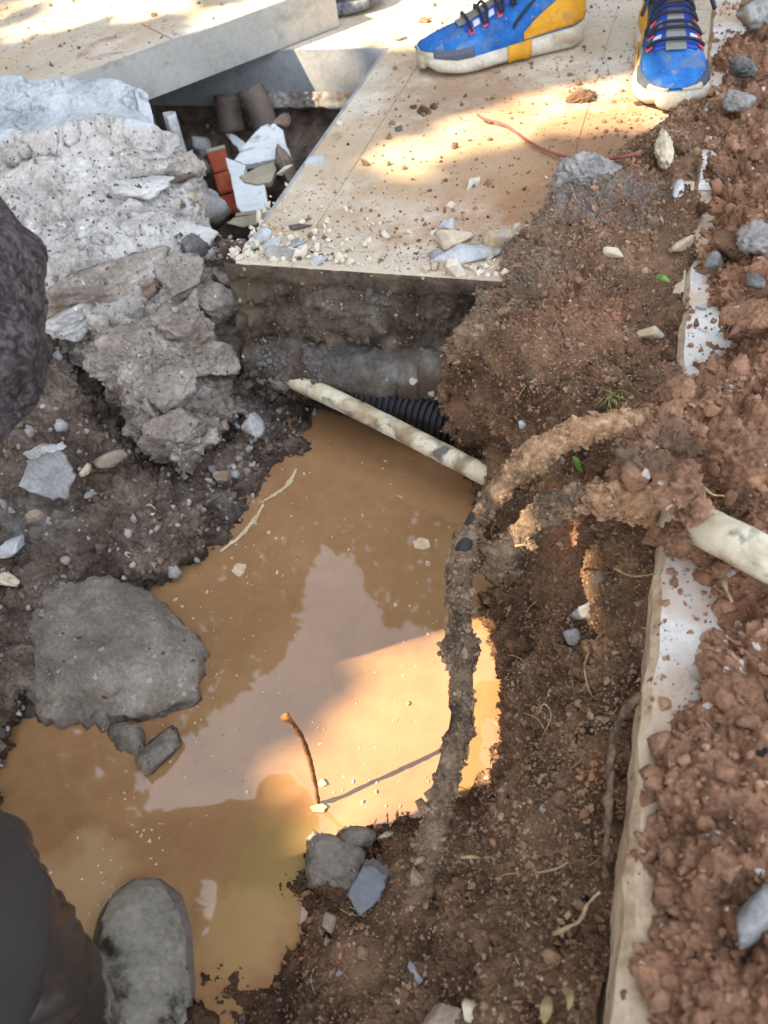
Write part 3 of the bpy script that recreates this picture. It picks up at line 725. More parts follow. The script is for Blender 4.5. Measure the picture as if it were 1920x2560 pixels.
# ---- right: soil bank between kerb and water
C_ = [[(1762, 190, .012), (1745, 215, .016), (1722, 245, .014), (1700, 275, .008), (1688, 292, .002), (1686, 296, -.03), (1684, 300, -.08)],
      [(1742, 400, .006), (1670, 410, .028), (1580, 420, .045), (1490, 430, .045), (1412, 478, .034), (1382, 520, .0), (1378, 545, -.06)],
      [(1728, 560, .002), (1630, 580, .026), (1530, 600, .038), (1410, 620, .032), (1300, 645, .016), (1256, 672, -.015), (1250, 705, -.07)],
      [(1712, 700, -.002), (1610, 730, .016), (1490, 760, .020), (1370, 775, .014), (1268, 765, -.006), (1200, 765, -.03), (1195, 800, -.1)],
      [(1702, 850, -.004), (1590, 880, .004), (1460, 890, -.002), (1330, 880, -.006), (1215, 855, -.025), (1140, 868, -.05), (1165, 940, -.125)],
      [(1690, 960, -.006), (1580, 990, -.006), (1450, 1010, -.02), (1310, 1010, -.045), (1200, 990, -.085), (1140, 1020, -.14), (1137, 1090, -.2)],
      [(1670, 1120, -.012), (1570, 1140, -.02), (1440, 1150, -.04), (1310, 1140, -.09), (1200, 1110, -.15), (1140, 1140, -.2), (1130, 1190, -.25)],
      [(1655, 1260, -.016), (1570, 1270, -.035), (1460, 1280, -.065), (1340, 1270, -.115), (1240, 1250, -.17), (1172, 1265, -.212), (1150, 1300, -.26)],
      [(1640, 1400, -.02), (1560, 1400, -.05), (1470, 1400, -.09), (1380, 1400, -.145), (1290, 1410, -.19), (1235, 1425, -.215), (1200, 1440, -.26)],
      [(1622, 1530, -.032), (1550, 1540, -.05), (1460, 1550, -.085), (1370, 1560, -.13), (1290, 1570, -.18), (1228, 1580, -.213), (1190, 1600, -.26)],
      [(1604, 1680, -.042), (1530, 1690, -.05), (1440, 1700, -.08), (1350, 1710, -.125), (1290, 1720, -.17), (1245, 1735, -.213), (1200, 1760, -.26)],
      [(1572, 1900, -.055), (1490, 1900, -.065), (1410, 1900, -.08), (1320, 1900, -.115), (1240, 1900, -.17), (1185, 1920, -.213), (1140, 1930, -.26)],
      [(1535, 2150, -.062), (1450, 2140, -.075), (1360, 2120, -.085), (1240, 2090, -.13), (1130, 2060, -.18), (1040, 2050, -.213), (1000, 2030, -.26)],
      [(1505, 2380, -.068), (1410, 2350, -.085), (1280, 2290, -.1), (1120, 2200, -.155), (960, 2110, -.195), (860, 2070, -.213), (830, 2030, -.26)],
      [(1470, 2620, -.07), (1360, 2600, -.09), (1210, 2510, -.11), (1010, 2360, -.165), (830, 2240, -.2), (712, 2190, -.213), (680, 2130, -.26)],
      [(1440, 2800, -.075), (1340, 2800, -.07), (1120, 2720, -.12), (880, 2560, -.17), (680, 2430, -.2), (530, 2375, -.213), (490, 2330, -.25)],
      [(1410, 3050, -.08), (1260, 3050, -.08), (1000, 2950, -.14), (740, 2800, -.18), (560, 2660, -.2), (425, 2530, -.214), (380, 2490, -.25)]]
C_ = [[(r[0][0] + (24 if r[0][1] > 1100 else 6), r[0][1], r[0][2] - .004)] + r[1:] for r in C_]     # tucked against the kerb
def rd(p, ex):
    m = np.clip(0.55 + 0.8 * fbm(p * 8, 3, 15), 0, 1)
    hol = -0.030 * np.clip(fbm(p * 13, 3, 27) - 0.30, 0, 1)
    sm = np.clip(.75 + 1.6 * fbm(p * 10, 3, 29), .15, 1)      # spade-cut faces are smoother
    big = .016 * lumps(p, .062, 70) * np.clip(.6 + 1.4 * fbm(p * 7, 2, 72), 0, 1) + .009 * lumps(p, .034, 73) * np.clip(.5 + 1.6 * fbm(p * 11, 2, 74), 0, 1)
    return 0.012 * fbm(p * 12, 4, 17) + hol + big - .010 + sm * (0.0150 * billow(p * 30, 6, 16, .62) * (.45 + m) + 0.0070 * billow(p * 85, 5, 22, .62) + .0022 * billow(p * 230, 3, 28, .7) + 0.004 * lumps(p, 0.018, 18) * m + 0.0018 * lumps(p, 0.0055, 19)) - 0.016 * sm
rbank, rq, rn = relief('soil_bank', ctrl_px(C_), 0.00105, rd, M['soil'], kind='structure')
P_, N_ = pick_pts(rq, rn, 34000); crumbs('soil_crumbs', P_, N_, rng.gamma(1.5, 0.00045, len(P_)) + 0.0005, M['crumb'])
P_, N_ = pick_pts(rq, rn, 700); crumbs('soil_crumbs', P_, N_, rng.gamma(1.5, 0.0008, len(P_)) + 0.0010, M['soil'], 2, .4)

# ---- water
wp = [UV(-0.9, -1.0, WZ), UV(-0.9, 0.08, WZ), UV(0.82, 0.08, WZ), UV(0.82, -1.0, WZ)]
sheet('water', [wp], M['water'])
sheet('trench_floor', [[p - ZUP * 0.13 for p in wp]], M['darksoil'])

# ---- kerb stones along the right side of the trench
KW = 0.13
def kerb_stone(u0, u1, label):
    bm = bmesh.new(); g = 0.0015; c = 0.006
    prof = [(KV, -0.26), (KV, -c), (KV + c, 0.0), (KV + KW - c, 0.0), (KV + KW, -c), (KV + KW, -0.26)]
    n = max(2, int((u1 - u0) / 0.012)); rings = []
    for k in range(n + 1):
        u = u0 + g + (u1 - u0 - 2 * g) * k / n
        jit = 0.0010 * math.sin(u * 61) + 0.0009 * math.sin(u * 137 + 1) + random.uniform(-.0004, .0004)
        rings.append([bm.verts.new(UV(u, v + (jit if v < KV + 0.02 and z > -0.1 else 0), z)) for v, z in prof])
    for a, b in zip(rings, rings[1:]):
        for i in range(len(prof) - 1):
            f = bm.faces.new((a[i], a[i + 1], b[i + 1], b[i])); f.material_index = 1 if i in (0, 1) else 0
    bm.faces.new(rings[0]); bm.faces.new(rings[-1][::-1])
    bmesh.ops.recalc_face_normals(bm, faces=bm.faces)
    me = bpy.data.meshes.new('kerb_stone'); bm.to_mesh(me); bm.free()
    o = link('kerb_stone', me, [M['granite'], M['granite_edge']])
    tag(o, label, 'kerb stone', 'kerb stones along the trench'); return o
kerb_stone(-0.45, 0.986, 'long white granite kerb stone running from the foreground, half buried in soil')
kerb_stone(0.986, 2.2, 'far white granite kerb stone beside the blue sneakers, soil on its top')

ku = rng.uniform(-.1, 1.7, 1500); kv = KV + .004 + np.abs(rng.normal(0, .05, 1500)); kk = (fbm(np.stack([ku * 14, kv * 14, ku * 0], 1), 3, 140) > -.12) & (kv < KV + KW - .005)
crumbs('soil_crumbs', ku[kk][:, None] * DU + kv[kk][:, None] * DV + .0003 * ZUP, np.tile(ZUP, (kk.sum(), 1)), rng.gamma(1.3, .0009, kk.sum()) + .0005, M['redsoil'], 1)
# ---- right: heap of dug soil lying on and behind the kerb
Hl = [(-200, 1915), (-60, 1895), (60, 1865), (115, 1805), (170, 1795), (235, 1776), (380, 1765), (480, 1768), (600, 1750), (700, 1742), (745, 1758), (800, 1812), (870, 1815),
      (930, 1730), (975, 1640), (1030, 1590), (1090, 1545), (1160, 1520), (1220, 1560), (1290, 1630), (1340, 1680), (1420, 1768), (1520, 1765), (1620, 1752), (1720, 1738), (1790, 1690), (1880, 1655),
      (1980, 1640), (2100, 1632), (2250, 1628), (2400, 1618), (2560, 1604), (2760, 1584), (3000, 1570)]
rows = []
for y, x in Hl:
    spill = math.exp(-((y - 1130) / 130.0) ** 2)
    k = 0.7 + 0.5 * min(1, max(0, y / 2000))
    rows.append([(x - 6, y, -.008 + 0.014 * spill), (x + 25 * k, y - 2, .008 + .032 * spill), (x + 80 * k, y - 6, .02 + .045 * spill), (x + 170 * k, y - 10, .032 + .022 * spill),
                 (x + 300 * k, y - 20, .042 + .01 * spill), (x + 480 * k, y - 30, .05), (x + 760 * k, y - 40, .045)])
def hd(p, ex):
    return 0.012 * fbm(p * 10, 4, 51) + 0.026 * billow(p * 22, 6, 52, .6) + .006 * billow(p * 75, 4, 59) + 0.011 * lumps(p, 0.030, 53) * np.clip(.5 + fbm(p * 14, 2, 57), 0, 1) + .014 * lumps(p, .062, 75) * np.clip(.5 + 1.4 * fbm(p * 8, 2, 76), 0, 1) + 0.0025 * lumps(p, 0.011, 54) + .0025 * fbm(p * 70, 3, 58) - 0.028
heap, hq, hn = relief('soil_heap', ctrl_px(rows), 0.0018, hd, M['redsoil'], kind='structure')
P_, N_ = pick_pts(hq, hn, 14000); crumbs('soil_crumbs', P_, N_, rng.gamma(1.6, 0.0007, len(P_)) + 0.0006, M['redsoil'])
P_, N_ = pick_pts(hq, hn, 800); crumbs('soil_crumbs', P_, N_, rng.gamma(1.8, 0.0013, len(P_)) + 0.0020, M['redsoil'], 2, .35)
gc = np.array([[list(UV(u, v, .012 * math.sin(u * 3.1 + v * 5) + .004)) for v in (KV + KW + .02, .35, .55, V1)] for u in (U0, -.3, .3, .9, 1.5, 2.3, U1)])
relief('garden_soil', gc, 0.009, lambda p, e: .018 * fbm(p * 5, 4, 131) + .022 * billow(p * 16, 5, 132, .6) - .03, M['redsoil'], kind='structure')
sheet('bare_soil', [(UV(U0, V0, -0.03), UV(U0, -0.86, -0.03), UV(1.12, -0.86, -0.03), UV(1.12, V0, -0.03))], M['bulk'])

# ---- specks of soil on the pavement
n = 7000
pu = rng.uniform(TE + 0.01, 2.0, n); pv = rng.uniform(-0.48, KV - 0.01, n)
den = np.exp(-((pu - TE) / 0.14)) + 0.8 * np.exp(-((pv - KV) / 0.2) ** 2) * (pu < 1.4) + 0.16
keep = rng.random(n) < den
pu, pv = pu[keep], pv[keep]
pos = pu[:, None] * DU + pv[:, None] * DV + 0.0004 * ZUP
crumbs('soil_specks', pos, np.tile(ZUP, (len(pos), 1)), rng.gamma(1.0, 0.0008, len(pos)) + 0.0004, M['soil'])
n = 1500
pu = TE + 0.006 + rng.gamma(1.3, 0.03, n); pv = rng.uniform(-0.5, -0.1, n)
k = np.abs(pv + 0.3) / 0.2; keep = (rng.random(n) < k) & (pu < 1.2)
pos = pu[keep][:, None] * DU + pv[keep][:, None] * DV + 0.0006 * ZUP
crumbs('gravel', pos, np.tile(ZUP, (len(pos), 1)), rng.gamma(1.8, 0.0010, len(pos)) + 0.0006, M['mortar'])
# ================================================================== MANHOLE
mh = empty('manhole', UV(1.13, -0.8, 0), 'open square manhole with a grey steel frame, full of rubble', 'manhole')
def box_uv(name, u0, u1, v0, v1, z0, z1, mat, parent, bev=0.0008):
    return prism(name, [UV(u0, v0), UV(u0, v1), UV(u1, v1), UV(u1, v0)], z0, z1, mat, parent, bev)
box_uv('frame_plate', MH_U1 + 0.003, MH_U1 + 0.008, MH_V0, MH_V1 + 0.001, -0.098, 0.001, M['steelb'], mh)
box_uv('frame_plate', 0.85, MH_U1 + 0.008, MH_V1 + 0.0015, MH_V1 + 0.0065, -0.098, 0.0015, M['steelb'], mh)
box_uv('frame_plate', 0.95, MH_U1 + 0.008, MH_V0 - 0.004, MH_V0 - 0.0005, -0.098, 0.001, M['steelb'], mh)
# crumbly mortar caught on the foot of the back plate
wcm = [[list(UV(MH_U1 - d, v, z)) for v in np.linspace(-0.80, MH_V1 - 0.001, 5)] for d, z in ((0.0, -0.070), (0.006, -0.082), (0.011, -0.094), (0.004, -0.1))]
relief('mortar_ledge', np.array(wcm) - np.array(mh.location), 0.003, lambda p, e: 0.006 * fbm(p * 45, 4, 71) - 0.001, M['rubble'], toward=CP - np.array(mh.location), parent=mh)
cw = [[list(UV(u, v, z)) for v in (-1.16, -1.0, -0.85, -0.7, -0.58, -0.47)] for u, z in ((0.80, -0.03), (0.81, -0.14), (0.86, -0.24), (1.0, -0.27), (1.15, -0.25), (1.28, -0.22), (1.38, -0.185), (1.45, -0.15), (1.47, -0.1), (1.46, -0.085))]
cw = np.array(cw); cw[3:8, 5, 2] += 0.03; cw[5:8, 4, 2] += 0.01
relief('chamber_earth', cw - np.array(mh.location), 0.004, lambda p, e: 0.014 * fbm(p * 10, 4, 75) + 0.01 * lumps(p, 0.03, 76) + 0.005 * lumps(p, 0.012, 77), M['darksoil'], parent=mh)
box_uv('chamber_wall', 0.80, 1.46, MH_V1 + 0.008, MH_V1 + 0.016, -0.4, -0.1, M['darksoil'], mh)
box_uv('chamber_wall', 0.80, 1.46, -1.18, -1.17, -0.4, -0.03, M['darksoil'], mh)

# cover lifted off and laid askew across the opening
LB = np.array([0.074, 1.656, 0.0]); E1 = nrm(np.array([-0.873, -0.488, 0])); E2 = np.array([-E1[1], E1[0], 0]); 
if E2[1] < 0: E2 = -E2
LH, LS = 0.072, 0.64
lid = empty('manhole_cover', LB + (E1 + E2) * LS / 2, 'square steel manhole cover tray filled with pale paving, lying askew beside its opening', 'manhole cover')
def lp(a, b): return LB + E1 * a + E2 * b
def lbox(name, a0, a1, b0, b1, z0, z1, mat, bev=0.0008): return prism(name, [lp(a0, b0), lp(a1, b0), lp(a1, b1), lp(a0, b1)], z0, z1, mat, lid, bev)
t_ = 0.004
lbox('rim_plate', 0, LS, 0, t_, 0.002, LH, M['steel']); lbox('rim_plate', 0, LS, LS - t_, LS, 0.002, LH, M['steel'])
lbox('rim_plate', 0, t_, t_ + .0003, LS - t_ - .0003, 0.002, LH, M['steel']); lbox('rim_plate', LS - t_, LS, t_ + .0003, LS - t_ - .0003, 0.002, LH, M['steel'])
lbox('base_plate', t_, LS - t_, t_, LS - t_, 0.003, 0.010, M['steel'])
lbox('edge_bead', 0.012, LS - 0.012, 0.0085, 0.0115, 0.0105, LH - 0.0008, M['steel'], 0.0004)
for a0, a1 in ((0.012, 0.318), (0.3205, LS - 0.012)):
    for b0, b1 in ((0.014, 0.318), (0.3205, LS - 0.012)):
        lbox('paver', a0, a1, b0, b1, 0.0105, LH - 0.0022, M['pave'], 0.001)
for k in range(14):
    a, b = random.uniform(0.05, 0.6), random.uniform(0.03, 0.3)
P_ = np.array([lp(random.uniform(0.03, 0.6), random.uniform(0.03, 0.5)) + ZUP * (LH - 0.002) for k in range(160)])
crumbs('soil_specks', P_, np.tile(ZUP, (160, 1)), rng.gamma(1.6, 0.001, 160) + 0.0006, M['soil'])

# ---- rubble inside the manhole
cer = empty('ceramic_fragment', G(640, 460, -0.15), 'broken piece of white ceramic basin with a stepped foot in the manhole', 'ceramic fragment')
def gp(l): return [G(*q) for q in l]
plate('bowl_wall', gp([(580, 387, -.105), (630, 345, -.105), (655, 322, -.1), (690, 316, -.1), (709, 335, -.1), (712, 355, -.1), (724, 378, -.105), (690, 400, -.12), (650, 412, -.125), (615, 415, -.125)]), 0.010, M['ceramic'], cer, jag=0.0015, seed=1)
plate('rim_shard', gp([(560, 330, -.125), (588, 338, -.12), (612, 356, -.12), (604, 378, -.125), (585, 362, -.125)]), 0.006, M['ceramic'], cer, jag=0.001, seed=2)
plate('front_panel', gp([(563, 392, -.115), (585, 402, -.12), (615, 417, -.126), (600, 440, -.132), (608, 456, -.135), (660, 458, -.135), (670, 508, -.15), (592, 518, -.152), (578, 450, -.133)]), 0.010, M['ceramic'], cer, jag=0.0006, seed=3)
plate('inner_body', gp([(597, 442, -.129), (640, 420, -.125), (686, 404, -.122), (690, 425, -.127), (676, 455, -.133), (640, 460, -.134), (610, 455, -.133)]), 0.008, M['ceramic_in'], cer, jag=0.0008, seed=4)
plate('foot_step', gp([(594, 519, -.153), (669, 510, -.151), (678, 520, -.154), (604, 531, -.156)]), 0.006, M['ceramic'], cer)
plate('foot_step', gp([(590, 533, -.157), (678, 521, -.155), (674, 529, -.158), (588, 541, -.160)]), 0.006, M['ceramic_in'], cer)
plate('foot_step', gp([(584, 543, -.161), (674, 530, -.159), (662, 545, -.165), (640, 562, -.17), (606, 568, -.172), (566, 560, -.17)]), 0.012, M['ceramic_in'], cer, jag=0.0006, seed=6)

br = empty('broken_brick', G(550, 440, -0.17), 'broken red brick standing on edge in the manhole beside white ceramic', 'brick')
bd = nrm(G(588, 520, -.19) - G(540, 375, -.125)); b0 = G(540, 378, -.125); b1 = G(590, 535, -.2)
bx = nrm(np.cross(bd, ZUP)); bz = np.cross(bx, bd)
for k in range(3):
    a = b0 + (b1 - b0) * (k / 3.0 + 0.008); b = b0 + (b1 - b0) * ((k + 1) / 3.0 - 0.02)
    w = 0.018
    plate('brick_rib', [a - bx * w, a + bx * w, b + bx * w, b - bx * w], 0.03, M['brick'], br, jag=0.0006, seed=30 + k)
plate('mortar_face', [b0 - bx * .019 - bd * .008, b0 + bx * .019 - bd * .008, b0 + bx * .018, b0 - bx * .018], 0.03, M['st_ochre'], br)

def shell(name, P, rad, arc, mat, th=0.004, label=None, cat=None, group=None):
    v, f, t, d = tube_np(P, rad, 18, None, False, arc)
    o = link(name, mesh_np(name, v, f, True), mat)
    s = o.modifiers.new('solid', 'SOLIDIFY'); s.thickness = th; s.offset = 0
    return tag(o, label, cat, group)
def bake(o):                       # apply modifiers without operators
    dg = bpy.context.evaluated_depsgraph_get()
    me = bpy.data.meshes.new_from_object(o.evaluated_get(dg)); o.modifiers.clear(); o.data = me
    return o
c0 = G(585, 330, -.13)
bake(shell('pipe_shard', path([c0, c0 + np.array([0.0, .012, .03]), c0 + np.array([.004, .02, .06])], 10), 0.024, (0.3, 4.4), M['brown_pipe'], 0.005, 'curled brown shard of broken pipe behind the white ceramic, left one', 'pipe shard', 'pipe shards in the manhole'))
c0 = G(665, 322, -.12)
bake(shell('pipe_shard', path([c0, c0 + np.array([-.004, .012, .035]), c0 + np.array([-.016, .02, .07])], 10), 0.022, (1.6, 4.6), M['brown_pipe'], 0.005, 'curled brown shard of broken pipe behind the white ceramic, right one', 'pipe shard', 'pipe shards in the manhole'))
c0 = G(428, 345, -.02)
bake(shell('gutter_shard', path([c0 - ZUP * .03, c0, c0 + np.array([0, .006, .035])], 10), 0.016, (3.4, 6.6), M['st_blue'], 0.004, 'upright curved pale grey shard against the left side of the manhole', 'pipe shard'))
shell_pts = path([G(432, 385, -.045), G(455, 420, -.055), G(480, 470, -.065), G(505, 505, -.075), G(545, 545, -.09)], 30)
vv, ff, tt, _ = tube_np(shell_pts, np.linspace(0.018, 0.022, len(shell_pts)), 16, lambda q: 0.006 * fbm(q * 30, 4, 81) + 0.003 * fbm(q * 90, 2, 82))
tag(link('concrete_collar', mesh_mixed('concrete_collar', vv, ff, tt), M['st_mortar']), 'rough grey concrete collar curving down the left side of the manhole', 'concrete collar')

def rock(name, px, py, z, size, mat, label, cat='stone', group=None, seed=None, rot=None, planes=11, rough=0.05, sub=4, sink=0.3, sharp=18):
    seed = seed if seed is not None else int(px * 7 + py * 13) % 9999
    me = rock_mesh(name, size, seed, sub, planes, rough, sharp)
    o = link(name, me, mat); r = np.random.default_rng(seed)
    o.rotation_euler = rot if rot is not None else (r.uniform(-.3, .3), r.uniform(-.3, .3), r.uniform(0, 6.28))
    p = G(px, py, z); o.location = p + ZUP * min(size) * (1 - 2 * sink) * 0.5
    return tag(o, label, cat, group)
rock('concrete_lump', 497, 365, -.12, (.02, .016, .014), M['st_grey'], 'small pale concrete lump beside the red brick in the manhole')
rock('concrete_lump', 708, 305, -.115, (.02, .008, .012), M['st_brown'], 'flat grey brown chip leaning above the white ceramic in the manhole')
rock('concrete_lump', 505, 505, -.085, (.026, .02, .016), M['st_grey'], 'grey concrete lump at the near left corner of the manhole')
rock('concrete_lump', 470, 540, -.03, (.022, .028, .016), M['st_blue'], 'pale concrete lump wedged between the broken block and manhole')
rock('dark_stone', 480, 620, -.012, (.026, .017, .016), M['st_dark'], 'dark smooth stone lodged at the near corner of the broken block', planes=18, sharp=9)
rock('dark_stone', 500, 430, -.14, (.03, .02, .02), M['st_dark'], 'dark stone in shadow left of the red brick in the manhole', planes=16)
rock('dark_stone', 715, 425, -.13, (.012, .02, .03), M['st_brown'], 'dark brown lump leaning on the right of the white ceramic')
rock('white_stick', 708, 428, -.06, (.004, .003, .015), M['st_cream'], 'short pale splinter sticking out under the manhole edge', cat='splinter', rot=(0.2, 1.2, 0.3))
plate_o = plate('ceramic_chip', gp([(762, 415, .001), (775, 398, .001), (808, 396, .001), (812, 404, .001), (790, 414, .001)]), -0.004, M['st_blue'], None)
tag(plate_o, 'white chip lying on the pavement by the manhole edge', 'chip')

# angular fragments that make up the broken edge of the block
FR = [(300, 700, .004, (.085, .030, .026), 'rubble', (.15, .1, .62)), (430, 590, .004, (.050, .030, .022), 'concrete', (.2, .15, .5)), (395, 560, .006, (.040, .022, .018), 'rubble', (.1, .3, .7)),
      (205, 770, -.014, (.040, .030, .022), 'concrete', (.2, .1, .9)), (120, 610, .006, (.045, .030, .016), 'concrete', (.1, .1, .2)), (60, 500, .032, (.05, .03, .016), 'concrete', (.15, .05, .1)),
      (330, 470, .044, (.050, .024, .016), 'concrete', (.2, .1, .45)), (420, 430, .036, (.034, .026, .018), 'rubble', (.3, .2, .6)), (250, 580, .02, (.044, .030, .016), 'concrete', (.1, .2, .3)),
      (460, 700, -.02, (.036, .028, .02), 'rubble', (.4, .2, 1.1)), (360, 850, -.036, (.040, .030, .02), 'rubble', (.5, .1, .4)), (470, 800, -.042, (.036, .026, .02), 'rubble', (.4, .4, .9)),
      (540, 760, -.062, (.030, .026, .02), 'rubble', (.5, .5, .2)), (400, 960, -.06, (.036, .026, .02), 'rubble', (.6, .2, .8)), (520, 900, -.085, (.030, .024, .02), 'rubble', (.6, .5, .3)),
      (290, 900, -.044, (.030, .024, .018), 'rubble', (.4, .1, 1.3)), (450, 1070, -.092, (.034, .024, .018), 'rubble', (.7, .3, .6)), (575, 690, -.05, (.026, .022, .02), 'rubble', (.3, .6, .4))]
FRM = surf('fragment_rubble', [(0.1, srgb(88, 78, 69)), (0.4, srgb(132, 121, 110)), (0.66, srgb(164, 156, 146)), (0.92, srgb(194, 189, 181))], 20, 230, .92, ((80, .4, .004), (320, .6, .0018)), .2, patch=[(srgb(122, 98, 76), 12, .52, .66)], speck=[(srgb(86, 80, 73), 210, .16), (srgb(190, 184, 175), 150, .05)])
for k, (x, y, z, s, m, r_) in enumerate(FR):
    o = link('fragment', rock_mesh('fragment', tuple(.95 * a for a in s), 900 + k, 5, 8, .11, 40), FRM if m == 'rubble' else M['concrete'], block)
    d_ = nrm(G(x, y, z) - CP); o.location = G(x, y, z) + d_ * min(s) * (.85 + .25 * ((k * 37) % 10) / 10); o.rotation_euler = r_
# ---- debris along the near edge of the paving
E_ = [('grey_stone', 1160, 640, (.032, .014, .011), 'st_blue', 'flat pale grey stone lying lengthwise at the trench edge', .3),
      ('ochre_stone', 1128, 610, (.020, .012, .010), 'st_ochre', 'ochre wedge stone behind the flat grey stone', .9),
      ('ochre_stone', 1250, 615, (.013, .016, .022), 'st_ochre', 'upright ochre and grey stone at the right end of the paving edge', .2),
      ('grey_stone', 1085, 648, (.009, .008, .007), 'st_grey', 'small grey pebble at the left end of the flat grey stone', .2),
      ('pale_stone', 1113, 652, (.008, .007, .006), 'st_cream', 'small cream pebble touching the flat grey stone', .2),
      ('grey_stone', 1117, 570, (.012, .009, .006), 'st_blue', 'small pale blue grey stone behind the ochre wedge', .2),
      ('pale_stone', 1345, 600, (.022, .008, .004), 'st_cream', 'thin pale sliver of stone at the foot of the soil bank', .4),
      ('grey_stone', 655, 597, (.020, .010, .006), 'st_blue', 'flat pale flake nearest the manhole corner on the paving edge', .3),
      ('grey_stone', 683, 613, (.014, .008, .005), 'st_blue', 'second pale flake on the paving edge right of the manhole corner', .3),
      ('grey_stone', 740, 612, (.013, .008, .005), 'st_grey', 'grey flake on the paving edge midway between corner and bare paving', .3),
      ('grey_stone', 747, 570, (.012, .006, .004), 'st_dark', 'thin dark flake on the paving above the pale flakes', .3),
      ('pale_stone', 793, 655, (.009, .007, .006), 'st_blue', 'white pebble at the very edge above the end wall', .3),
      ('grey_stone', 715, 640, (.017, .011, .007), 'st_mortar', 'grey mortar flake on the very edge above the end wall', .3)]
for nme, x, y, s, m, lab, sk in E_:
    rock(nme, x, y, 0.0, s, M[m], lab, sink=0.1, rot=(random.uniform(-.2, .2), random.uniform(-.2, .2), random.uniform(-.5, .5) + (0.0)))
for (x, y, s) in ((1060, 282, .012), (1035, 270, .006), (1085, 270, .008)):
    rock('soil_clod', x, y, 0, (s, s * .8, s * .6), M['soil'], 'dark clod of soil in the little cluster left of the red string', 'soil clod', 'clods left of the red string', planes=20, rough=.25, sink=.1)
rock('soil_clod', 1448, 250, 0, (.022, .016, .009), M['soil'], 'flat brown clod in the sunlit patch between the blue sneakers', 'soil clod', planes=20, rough=.3, sink=.2)
rock('soil_clod', 997, 326, 0, (.006, .006, .005), M['st_dark'], 'single dark crumb on the bare paving left of the string', 'soil clod', planes=14, sink=.1)
tan = plate('dry_leaf', gp([(975, 78, .012), (990, 70, .016), (1008, 76, .012), (1012, 90, .006), (996, 98, .004), (980, 92, .008)]), 0.0012, M['st_ochre'], None, jag=.001, seed=5, flat=0)
tag(tan, 'curled tan dry leaf on the paving left of the sneaker toe', 'leaf')
tan = plate('dry_leaf', gp([(1040, 48, .006), (1062, 40, .008), (1080, 46, .006), (1066, 56, .002), (1046, 56, .002)]), 0.0012, M['redsoil'], None, jag=.001, seed=6, flat=0)
tag(tan, 'orange brown dry leaf in the bright patch behind the sneaker toe', 'leaf')
strg = path([G(1193, 286, .012), G(1212, 298, .008), G(1262, 312, .006), G(1320, 352, .005), G(1365, 376, .005), G(1420, 392, .008), G(1490, 402, .014), G(1530, 397, .038), G(1600, 384, .046)], 60)
st = tube('red_string', strg, 0.0019, flat('red_string', (150, 82, 72), 0.8), None, 10, lambda q: 0.0006 * pnoise(q * 300, 3))
tag(st, 'faded red string lying across the dusty paving into the soil', 'string')

# ---- pipes at the end of the trench
ax0, ax1 = GU(640, 905, 0.757), GU(1300, 960, 0.757)
dp = empty('drain_pipe', (ax0 + ax1) / 2, 'mud crusted grey drain pipe crossing the end wall of the trench', 'pipe')
Pp = path([ax0, ax0 + (ax1 - ax0) * .3, ax0 + (ax1 - ax0) * .62], 140)
tube('crusted_length', Pp, 0.039, M['grey_pipe'], dp, 90, lambda q: 0.007 * fbm(q * 16, 5, 91) + 0.004 * billow(q * 40, 5, 92) - .001)
Pc = path([ax0 + (ax1 - ax0) * .60, ax0 + (ax1 - ax0) * .64, ax0 + (ax1 - ax0) * .665], 20)
tube('collar', Pc, 0.0432, M['grey_pipe'], dp, 36, lambda q: 0.0015 * fbm(q * 40, 3, 93))
Pq = path([ax0 + (ax1 - ax0) * .64, ax0 + (ax1 - ax0) * .8, ax1], 20)
tube('bare_length', Pq, 0.0405, M['grey_pipe'], dp, 40, lambda q: 0.003 * fbm(q * 20, 4, 94))

vd = Pp[rng.integers(0, len(Pp) // 2, 420)] + 0; aa = rng.uniform(0, 6.283, len(vd)); nd = nrm(np.stack([np.zeros(len(vd)), -np.abs(np.cos(aa)), np.sin(aa)], 1)); nd = nrm(nd[:, 1:2] * DU + nd[:, 2:3] * ZUP)
crumbs('mud_crumbs', rel(dp, vd + DV * rng.normal(0, .004, (len(vd), 1)) + nd * .041), nd, rng.gamma(1.7, .0011, len(vd)) + .0008, M['grey_pipe'], 1, .2, parent=dp)
cp = [G(690, 930, -.160), G(850, 980, -.165), G(1000, 1020, -.168), G(1190, 1075, -.172)]
Pk = path(cp, 420); Lk = np.concatenate([[0], np.cumsum(np.linalg.norm(np.diff(Pk, axis=0), axis=1))])
rr = 0.0265 + 0.0030 * np.sign(np.sin(Lk / 0.0085 * 2 * math.pi)) * np.minimum(1, np.abs(np.sin(Lk / 0.0085 * 2 * math.pi)) * 2)
tag(tube('corrugated_pipe', Pk, rr, M['black_pipe'], None, 26), 'black corrugated plastic conduit under the drain pipe', 'pipe')
pp = path([G(690, 930, -.140), G(832, 995, -.146), G(985, 1070, -.153), G(1140, 1150, -.160), G(1240, 1202, -.165)], 60)
tag(tube('plastic_conduit', pp, 0.0122, M['cream_pipe'], None, 24, lambda q: 0.0006 * fbm(q * 60, 3, 95)), 'thin cream plastic conduit just above the muddy water at the trench end', 'pipe')

